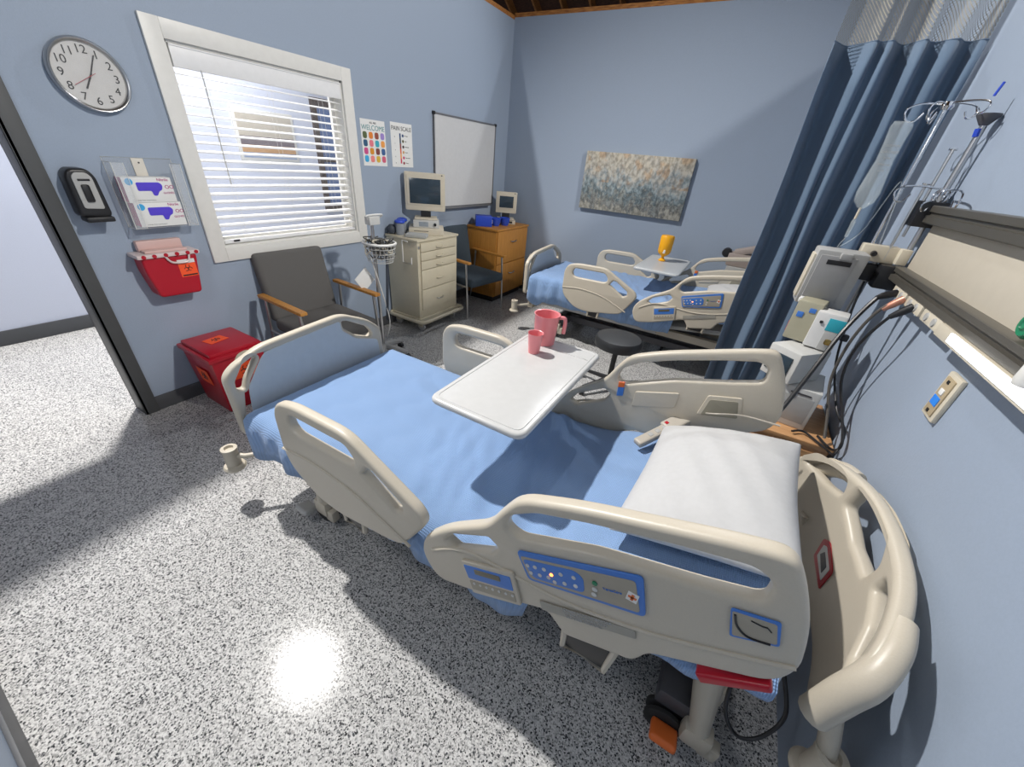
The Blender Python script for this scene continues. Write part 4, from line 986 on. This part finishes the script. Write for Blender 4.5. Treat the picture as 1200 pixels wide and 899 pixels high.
o = sheet('cloth', .10, 2.26, 12, CURT); mdf = o.modifiers.new('s', 'SOLIDIFY'); mdf.thickness = .003
sheet('net_top', 2.26, 2.84, 6, NET)
b = bmesh.new(); tube(b, [curtain_pt(i / 228, 2.262) + V((0, -.002, 0)) for i in range(229)], .003, 6); obj('top_hem', b, CURT, cr)
bx('ceiling_track', (-.35, 2.91, 2.86), (XR, 2.935, 2.885), mat('track_white', (.7, .7, .68), .4), cr, .003)

# ------------------------------------------------------------------ head wall rail system on the right wall
hw = thing('medical_wall_rail', 'two dark equipment rails with a cream panel between them on the right wall', 'wall rail', (XR, 1.2, 1.28))
ry0, ry1 = -.1, 2.30
bx('panel', (XR - .018, ry0, 1.385), (XR, ry1 - .01, 1.565), mat('cream_panel', (.56, .51, .42), .5), hw, .002)
def extr(name, z0, z1, x0):
    b = bmesh.new(); prof = [(XR, z0), (x0 + .004, z0), (x0, z0 + .004), (x0, z0 + (z1 - z0) * .42), (x0 + .012, z0 + (z1 - z0) * .47), (x0 + .012, z0 + (z1 - z0) * .60), (x0 + .004, z0 + (z1 - z0) * .65), (x0 + .004, z1 - .003), (x0 + .008, z1), (XR, z1)]
    A = [b.verts.new((p[0], ry0, p[1])) for p in prof]; B_ = [b.verts.new((p[0], ry1, p[1])) for p in prof]
    for k in range(len(prof)): b.faces.new((A[k], A[(k + 1) % 10], B_[(k + 1) % 10], B_[k]))
    b.faces.new(A); b.faces.new(B_[::-1]); return obj(name, b, ALU, hw)
extr('upper_rail', 1.562, 1.628, .605); extr('lower_rail', 1.332, 1.388, .600)
bx('rail_end_cap', (.575, ry1 - .005, 1.545), (XR, ry1 + .085, 1.64), BLACK, hw, .004)
bx('rail_end_cap', (.56, ry1 - .02, 1.285), (XR, ry1 + .07, 1.385), BLACK, hw, .01)
lf = thing('strip_light', 'lit white strip lamp fixed under the lower wall rail', 'light', (XR, .7, 1.28))
bx('housing', (.592, ry0, 1.296), (XR, 1.60, 1.333), CREAM, lf, .003)
bx('lens', (.586, ry0 + .01, 1.306), (.592, 1.49, 1.331), mat('lit_lens', (1, 1, 1), .5, emit=(.93, .96, 1), estr=3.2), lf, .001)
# outlets under rail
for k, (y0_, lab) in enumerate([(1.62, 'cream socket box beside the lit strip lamp'), (1.81, 'middle cream socket box under the wall rail'), (2.0, 'cream socket box under the wall rail nearest the curtain')]):
    r = thing('socket_box', lab, 'socket', (XR, y0_ + .08, 1.27), 'socket boxes under the wall rail')
    bx('cover', (.605, y0_, 1.292), (XR, y0_ + .17, 1.333), CREAM, r, .006)
    la('socket', [(0, .004), (.012, .004), (.014, 0)], (.605, y0_ + .05, 1.313), GREYP, r, 14, M=Matrix.Rotation(-PI / 2, 4, 'Y'))
    la('socket', [(0, .004), (.012, .004), (.014, 0)], (.605, y0_ + .12, 1.313), GREYP, r, 14, M=Matrix.Rotation(-PI / 2, 4, 'Y'))
# plate
np_ = thing('nurse_call_plate', 'cream rectangular call plate with a blue square on the wall below the strip lamp', 'wall plate', (XR, 1.47, 1.08))
bx('plate', (XR - .014, 1.425, 1.082), (XR, 1.51, 1.225), CREAM, np_, .006)
bx('insert', (XR - .018, 1.440, 1.095), (XR - .013, 1.495, 1.212), mat('tan_insert', (.45, .36, .23), .5), np_, .002)
bx('blue_square', (XR - .020, 1.448, 1.125), (XR - .017, 1.488, 1.152), mat('bright_blue', (.03, .25, .85), .4), np_, 0)
bx('cream_button', (XR - .021, 1.455, 1.160), (XR - .017, 1.478, 1.178), PAPER, np_, .002)
for z in (1.105, 1.20): bx('jack', (XR - .020, 1.463, z - .005), (XR - .0175, 1.475, z + .005), BLACK, np_, 0)
# things at the right edge
r = thing('oxygen_regulator', 'green oxygen knob mounted over the lower wall rail at the right edge', 'regulator', (.58, 1.33, 1.40))
lathe_b = bmesh.new(); lathe(lathe_b, [(0, .0), (.026, .0), (.032, .008), (.032, .026), (.026, .034), (0, .034)], (.640, 1.285, 1.425), 24, M=Matrix.Rotation(-PI / 2, 4, 'Y')); obj('green_knob', lathe_b, GREEN, r)
la('stem', [(0, 0), (.012, 0), (.012, .05)], (.652, 1.285, 1.425), CHROME, r, 12, M=Matrix.Rotation(-PI / 2, 4, 'Y'))
r = thing('flow_meter', 'white cylindrical flow meter cup hanging in front of the lower rail at the right edge', 'flow meter', (.57, 1.118, 1.3))
la('cup', [(0, 0), (.017, 0), (.020, .008), (.020, .052), (.016, .062), (0, .065)], (.572, 1.085, 1.345), WHITE, r, 20); bx('bracket', (.58, 1.075, 1.36), (.61, 1.095, 1.38), BLACK, r, .002)

# IV pole with hooks
px_, py_ = .505, 2.37
iv = thing('drip_stand_pole', 'chrome drip pole with looped hooks clamped to the rail end, holding the saline bag', 'drip pole', (px_, py_, 0))
tb('lower_pole', [(px_ + .045, py_, .80), (px_ + .045, py_, 1.42)], .012, STEEL, iv, 12)
tb('upper_pole', [(px_, py_, 1.40), (px_, py_, 1.95)], .007, CHROME, iv, 12)
bx('pole_clamp', (px_ - .03, py_ - .035, 1.385), (px_ + .10, py_ + .03, 1.455), CREAM, iv, .006)
bx('clamp_arm', (px_ - .02, py_ - .03, 1.30), (.575, py_ + .03, 1.375), BLACK, iv, .012)
la('clamp_knob', [(0, .02), (.01, .02), (.012, 0)], (px_ + .015, py_ - .035, 1.42), BLACK, iv, 10, M=Matrix.Rotation(PI / 2, 4, 'X'))
la('hub', [(0, 0), (.016, 0), (.022, .012), (.016, .026), (0, .03)], (px_, py_, 1.945), CHROME, iv, 16)
def hook(c, ang, l, parent, tight=.03, up=.0):
    d = V((math.cos(ang), math.sin(ang), 0)); z = V((0, 0, 1)); c = V(c)
    pts = [c, c + d * l * .5 + z * .004, c + d * l + z * .0, c + d * (l + tight) - z * tight * .6, c + d * (l + tight * .6) - z * tight * 1.7, c + d * (l - tight * .3) - z * tight * 1.8, c + d * (l - tight * .9) - z * tight * .9]
    tb('hook', smooth(pts, 6), .0032, CHROME, parent, 7)
hook((px_, py_, 1.96), math.radians(185), .085, iv); hook((px_, py_, 1.96), math.radians(235), .08, iv)
hook((px_, py_, 1.965), math.radians(20), .09, iv, .022); hook((px_, py_, 1.965), math.radians(95), .09, iv)
hook((px_, py_, 1.965), math.radians(-50), .12, iv, .02)
# second pole: thick with funnel top at the rail end
qx, qy = .625, 2.32
p2 = thing('equipment_pole', 'stout chrome pole with dark cone top and ring hooks standing at the rail end', 'pole', (qx, qy, 1.4))
tb('shaft', [(qx, qy, 1.40), (qx, qy, 1.90)], .010, STEEL, p2, 14)
la('cone_top', [(0, 0), (.012, 0), (.034, .03), (.034, .036), (.028, .034), (.008, .006), (0, .006)], (qx - .002, qy, 1.895), DGREY, p2, 24)
b = bmesh.new()
for k in range(4):
    a = PI * k / 4; tube(b, [(qx + .026 * math.cos(t_) * math.cos(a), qy + .026 * math.cos(t_) * math.sin(a), 1.66 + .026 * math.sin(t_)) for t_ in (2 * PI * i / 20 for i in range(20))], .003, 6, closed=True)
lathe(b, [(0, -.012), (.016, -.012), (.018, 0), (.016, .012), (0, .012)], (qx, qy, 1.675), 16); obj('ring_cluster', b, CHROME, p2)
hook((qx - .01, qy, 1.685), math.radians(195), .12, p2, .03); hook((qx - .0, qy - .01, 1.68), math.radians(-93), .20, p2, .035)
hook((qx, qy, 1.64), math.radians(-140), .05, p2, .02)
for (xa, za, zb) in ((.585, 1.50, 1.82), (.565, 1.40, 1.70)):
    tb('spare_rod', [(xa, 2.34, za), (xa, 2.34, zb)], .0055, STEEL, p2, 8); tb('rod_tip', [(xa - .012, 2.34, zb), (xa + .012, 2.34, zb)], .005, CHROME, p2, 8)
b = bmesh.new(); box(b, (qx - .026, qy - .02, 1.39), (qx + .012, qy + .03, 1.455), .006); obj('socket_block', b, CREAM, p2)
tb('blue_mark', [(.600, 2.30, 1.98), (.606, 2.30, 2.02)], .004, BLUE, p2, 6); tb('blue_mark', [(qx - .008, qy - .008, 1.86), (qx - .012, qy - .008, 1.885)], .009, BLUE, p2, 8)  # two short blue marks near the pole top
# saline bag
bgx, bgy = px_ - .105, py_ - .01
sb = thing('saline_bag', 'clear drip bag hanging from the chrome hook in front of the curtain', 'drip bag', (bgx, bgy, 1.6))
def bag():
    b = bmesh.new(); rows = []; n = 20
    prof = [(1.905, .030, .003), (1.885, .036, .006), (1.84, .032, .012), (1.77, .029, .018), (1.70, .037, .024), (1.65, .042, .028), (1.615, .036, .024), (1.592, .016, .012), (1.585, .006, .005)]
    for z, w, d in prof: rows.append([b.verts.new((bgx + w * math.cos(2 * PI * k / n), bgy + d * math.sin(2 * PI * k / n), z)) for k in range(n)])
    for A, B_ in zip(rows, rows[1:]):
        for k in range(n): b.faces.new((A[k], A[(k + 1) % n], B_[(k + 1) % n], B_[k]))
    b.faces.new(rows[0]); return b
obj('bag', bag(), SALINE, sb, ang=180)
b = bmesh.new(); 
for k in range(5): text(b, ['SODIUM', 'CHLORIDE', '0.9%', '1000 mL', 'LOT'][k], .012, Matrix.Translation((bgx, bgy - .026, 1.82 - k * .022)) @ frame((0, 0, 0), (1, 0, 0), (0, 0, 1)))
obj('print', b, GREYP, sb)
tb('port', [(bgx, bgy, 1.59), (bgx, bgy, 1.545)], .005, CREAM, sb, 8)
la('drip_chamber', [(0, 0), (.007, .004), (.008, .06), (.010, .065), (.005, .08), (0, .08)], (bgx, bgy, 1.465), SALINE, sb, 12)
tb('tubing', smooth([(bgx, bgy, 1.465), (bgx - .01, bgy + .01, 1.42), (bgx + .05, bgy + .02, 1.50), (px_ - .02, py_ - .03, 1.70), (px_ + .02, py_ - .03, 1.45)], 8), .002, SALINE, sb, 6)

# infusion pump clamped to the pole (grey box)
pm = thing('infusion_pump', 'large grey instrument box with a dark slot, clamped to the drip pole above the stack', 'pump', (.41, 2.3, 1.15))
M = Matrix.Translation((.402, 2.285, 1.295)) @ Euler((math.radians(4), 0, math.radians(4))).to_matrix().to_4x4()
b = bmesh.new(); box(b, (-.095, -.04, -.125), (.095, .055, .125), .010, M=M); obj('casing', b, GREYP, pm)
b = bmesh.new(); box(b, (-.080, -.046, -.118), (.055, -.038, .105), .004, M=M); obj('door_panel', b, mat('pump_grey', (.36, .36, .36), .5), pm)
b = bmesh.new(); box(b, (-.050, -.050, .068), (.040, -.044, .088), .002, M=M); obj('dark_slot', b, BLACK, pm)
b = bmesh.new(); box(b, (-.012, -.058, .095), (.030, -.036, .122), .004, M=M); obj('latch', b, GREYP, pm)
b = bmesh.new(); box(b, (-.104, -.03, -.10), (-.094, .03, .10), .003, M=M); obj('side_cover', b, CREAM, pm)
b = bmesh.new(); text(b, '- - -', .012, M @ frame((.02, -.0465, -.107), (1, 0, 0), (0, 0, 1))); obj('lettering', b, BLACK, pm)

# night stand
nx0, nx1, ny0, ny1, nz = .20, .648, 1.87, 2.31, .66
ns_ = thing('nightstand', 'maple nightstand behind the headboard holding the stacked instruments', 'nightstand', (.42, 2.1, 0))
bx('carcass', (nx0 + .01, ny0 + .01, .04), (nx1 - .01, ny1, nz - .025), STAND, ns_, .003)
bx('top', (nx0, ny0, nz - .025), (nx1, ny1 + .01, nz), STAND, ns_, .004)
bx('plinth', (nx0 + .03, ny0 + .03, 0), (nx1 - .03, ny1 - .02, .04), BLACK, ns_, .002)
for z0_, z1_ in ((.06, .34), (.35, .615)):
    dr = bx('drawer', (nx0 + .02, ny0, z0_), (nx1 - .02, ny0 + .012, z1_), STAND, ns_, .003)
    tb('pull', smooth([(.38, ny0, z1_ - .08), (.385, ny0 - .022, z1_ - .08), (.455, ny0 - .022, z1_ - .08), (.46, ny0, z1_ - .08)], 4), .005, STEEL, dr, 6)
# instrument stack
def inst(name, lab, c, size, yaw, m, feats):
    r = thing(name, lab, 'instrument', (0, 0, 0), None); bx('casing', (-size[0] / 2, -size[1] / 2, 0), (size[0] / 2, size[1] / 2, size[2]), m, r, .008)
    for (nm, lo, hi, mm, bv) in feats: bx(nm, lo, hi, mm, r, bv)
    r.location = c; r.rotation_euler = (0, 0, yaw); return r
inst('bedside_instrument', 'wide grey-white instrument base standing directly on the nightstand', (.455, 2.10, nz), (.19, .26, .20), math.radians(-8), LGREY,
     [('front_recess', (-.09, -.131, .03), (.08, -.128, .16), GREYP, .002), ('vent_strip', (-.02, -.132, .17), (.06, -.129, .178), DGREY, 0)])
inst('bedside_monitor', 'small white monitor with dark screen second from bottom of the stack', (.395, 2.08, nz + .203), (.15, .20, .15), math.radians(-40), LGREY,
     [('screen', (-.060, -.106, .03), (.05, -.099, .12), SCREEN, .003)])
inst('label_covered_box', 'olive box with blue and red stickers in the stack beside the curtain', (.375, 2.19, nz + .36), (.10, .12, .185), math.radians(-15), mat('olive_case', (.40, .38, .28), .5),
     [('blue_sticker', (-.035, -.063, .11), (-.01, -.059, .135), BLUEP, .001), ('blue_sticker', (.005, -.063, .14), (.03, -.059, .16), BLUEP, .001), ('red_sticker', (-.052, -.05, .03), (-.048, .0, .08), RED, .001), ('carry_handle', (-.06, -.02, .165), (-.045, .03, .186), PAPER, .004)])
inst('teal_band_monitor', 'white upright instrument with a teal band beside the olive box', (.455, 2.13, nz + .36), (.11, .10, .165), math.radians(-12), mat('instrument_white', (.72, .72, .71), .4),
     [('teal_band', (-.004, -.053, .09), (.057, -.049, .145), TEAL, .001), ('grey_side', (0, -.0525, .0), (.0565, -.0495, .088), GREYP, .001), ('round_knob', (-.034, -.056, .115), (-.022, -.049, .127), BLACK, .003), ('brass_dial', (.015, -.056, .03), (.04, -.051, .055), mat('brass', (.45, .33, .12), .35, .8), .008)])
inst('gauge_bulb', 'black bulb on the hose beside the teal band instrument', (.53, 2.12, 1.07), (.03, .03, .03), 0, BLACK, [])
# stand foot between
# hoses and cables
def cable(name, lab, pts, r_, m, plug=None):
    t_ = thing(name, lab, 'cable', pts[0])
    tb('sheath', smooth(pts, 8), r_, m, t_, 8)
    if plug:
        a = V(pts[0]); c = V(pts[1]); d = (c - a).normalized(); b = bmesh.new(); tube(b, [a - d * .005, a + d * .03, a + d * .065], [.014, .014, .009], 12); obj('connector', b, plug, t_)
cable('air_hose', 'thick black hose from the wall socket down across the stack to the bed rail', [(.60, 2.10, 1.31), (.55, 2.08, 1.285), (.49, 2.02, 1.14), (.43, 1.88, .99), (.37, 1.72, .88), (.335, 1.64, .82)], .0085, BLACK, BLACK)
cable('gas_hose', 'grey hose with copper coloured connector plugged in below the wall rail', [(.60, 1.99, 1.31), (.55, 1.99, 1.25), (.53, 2.02, 1.10), (.54, 2.02, .92), (.58, 1.96, .78), (.60, 1.90, .69)], .006, mat('grey_hose', (.10, .09, .08), .5), COPPER)
cable('power_cord', 'thin black cord from the socket nearest the strip lamp, looping at the nightstand', [(.60, 1.87, 1.31), (.56, 1.88, 1.26), (.54, 1.95, 1.10), (.56, 1.97, .95), (.60, 1.90, .84), (.63, 1.80, .74), (.62, 1.83, .685), (.58, 1.92, .68)], .0055, BLACK, BLACK)
cable('power_cord', 'thin black cord hanging from the black clamp and curling onto the nightstand top', [(.54, 2.33, 1.30), (.545, 2.28, 1.15), (.56, 2.15, .95), (.61, 2.0, .80), (.635, 1.86, .77), (.625, 1.79, .69), (.60, 1.85, .672), (.53, 1.93, .675), (.48, 1.90, .675)], .005, BLACK)
cable('floor_cable', 'black cable hanging in a loop under the head end of the foreground bed', [(.40, .85, .48), (.385, .80, .40), (.40, .76, .32), (.45, .75, .27), (.50, .77, .30), (.52, .80, .40), (.48, .84, .50)], .0055, BLACK)

# far bedside device behind curtain edge
r = thing('equipment_unit', 'grey-brown equipment unit behind the far bed, beside the curtain edge', 'equipment', (.12, 4.84, .9))
bx('body', (-.08, 4.74, .86), (.24, 4.93, .99), mat('taupe_case', (.36, .30, .27), .5), r, .02)
b = bmesh.new(); t = bmesh.new(); box(t, (-.13, -.07, -.03), (.14, .07, .03), .015); add(b, t, Matrix.Translation((.09, 4.82, 1.03)) @ Matrix.Rotation(-.35, 4, 'Y')); obj('sloped_cover', b, mat('taupe_case', (.36, .3, .27)), r)
la('black_end', [(0, -.04), (.045, -.035), (.05, 0), (.045, .035), (0, .04)], (-.10, 4.80, .98), BLACK, r, 20, M=Matrix.Rotation(PI / 2, 4, 'X'))
bx('cabinet_below', (-.06, 4.72, 0), (.22, 4.93, .86), GREYP, r, .01)

# ------------------------------------------------------------------ lights
def light(name, kind, loc, power, col, size=.1, look=None, **k):
    l = bpy.data.lights.new(name, kind); l.energy = power; l.color = col
    if kind in ('POINT', 'SPOT'): l.shadow_soft_size = size
    if kind == 'AREA': l.shape = 'DISK'; l.size = size
    for a, v in k.items(): setattr(l, a, v)
    o = bpy.data.objects.new(name, l); COL.objects.link(o); o.location = loc
    if look is not None: o.rotation_euler = (V(look) - V(loc)).to_track_quat('-Z', 'Y').to_euler()
    return o
light('key_lamp', 'SPOT', (-3.98, 1.15, 6.0), 2050, (1, .97, .93), .10, (-.9, .4, 0), spot_size=math.radians(114), spot_blend=.75)
light('right_lamp', 'SPOT', (2.9, 2.2, 4.84), 1020, (1, .96, .9), .15, (-2.6, 2.4, .5), spot_size=math.radians(84), spot_blend=1)
light('rear_lamp', 'SPOT', (-1.4, 5.9, 5.0), 230, (.95, .97, 1), .10, (-.2, 1.2, .6), spot_size=math.radians(100), spot_blend=.4)
light('front_fill', 'AREA', (-1.5, -.22, 2.15), 8, (1, .97, .92), .5, (-1.0, 1.2, .8))  # added unseen fill, brightens the near bed rails and lower left wall
light('hall_lamp', 'POINT', (-3.95, 2.2, 2.9), 110, (1, .98, .95), .12)
w = bpy.data.worlds.new('World'); S.world = w; w.use_nodes = True
bg = w.node_tree.nodes['Background']; bg.inputs[0].default_value = (.62, .73, .98, 1); bg.inputs[1].default_value = .11

# ------------------------------------------------------------------ camera
cam = bpy.data.cameras.new('camera'); co = bpy.data.objects.new('camera', cam); COL.objects.link(co)
cam.sensor_fit = 'HORIZONTAL'; cam.sensor_width = 36; cam.lens = 442.17 / 1200 * 36; cam.clip_start = .02
yaw, pitch, roll = -.486411944, .535500123, -.0950659865
fw = V((math.sin(yaw) * math.cos(pitch), math.cos(yaw) * math.cos(pitch), -math.sin(pitch)))
rt = fw.cross(V((0, 0, 1))).normalized(); dn = fw.cross(rt)
c_, s_ = math.cos(roll), math.sin(roll)
r2, d2 = c_ * rt + s_ * dn, -s_ * rt + c_ * dn
up = -d2; bk_ = -fw
co.matrix_world = Matrix(((r2.x, up.x, bk_.x, 0), (r2.y, up.y, bk_.y, 0), (r2.z, up.z, bk_.z, 1.65), (0, 0, 0, 1)))
S.camera = co
S.view_settings.view_transform = 'Standard'; S.view_settings.look = 'None'; S.view_settings.exposure = 0; S.view_settings.gamma = 1; S.view_settings.use_curve_mapping = False
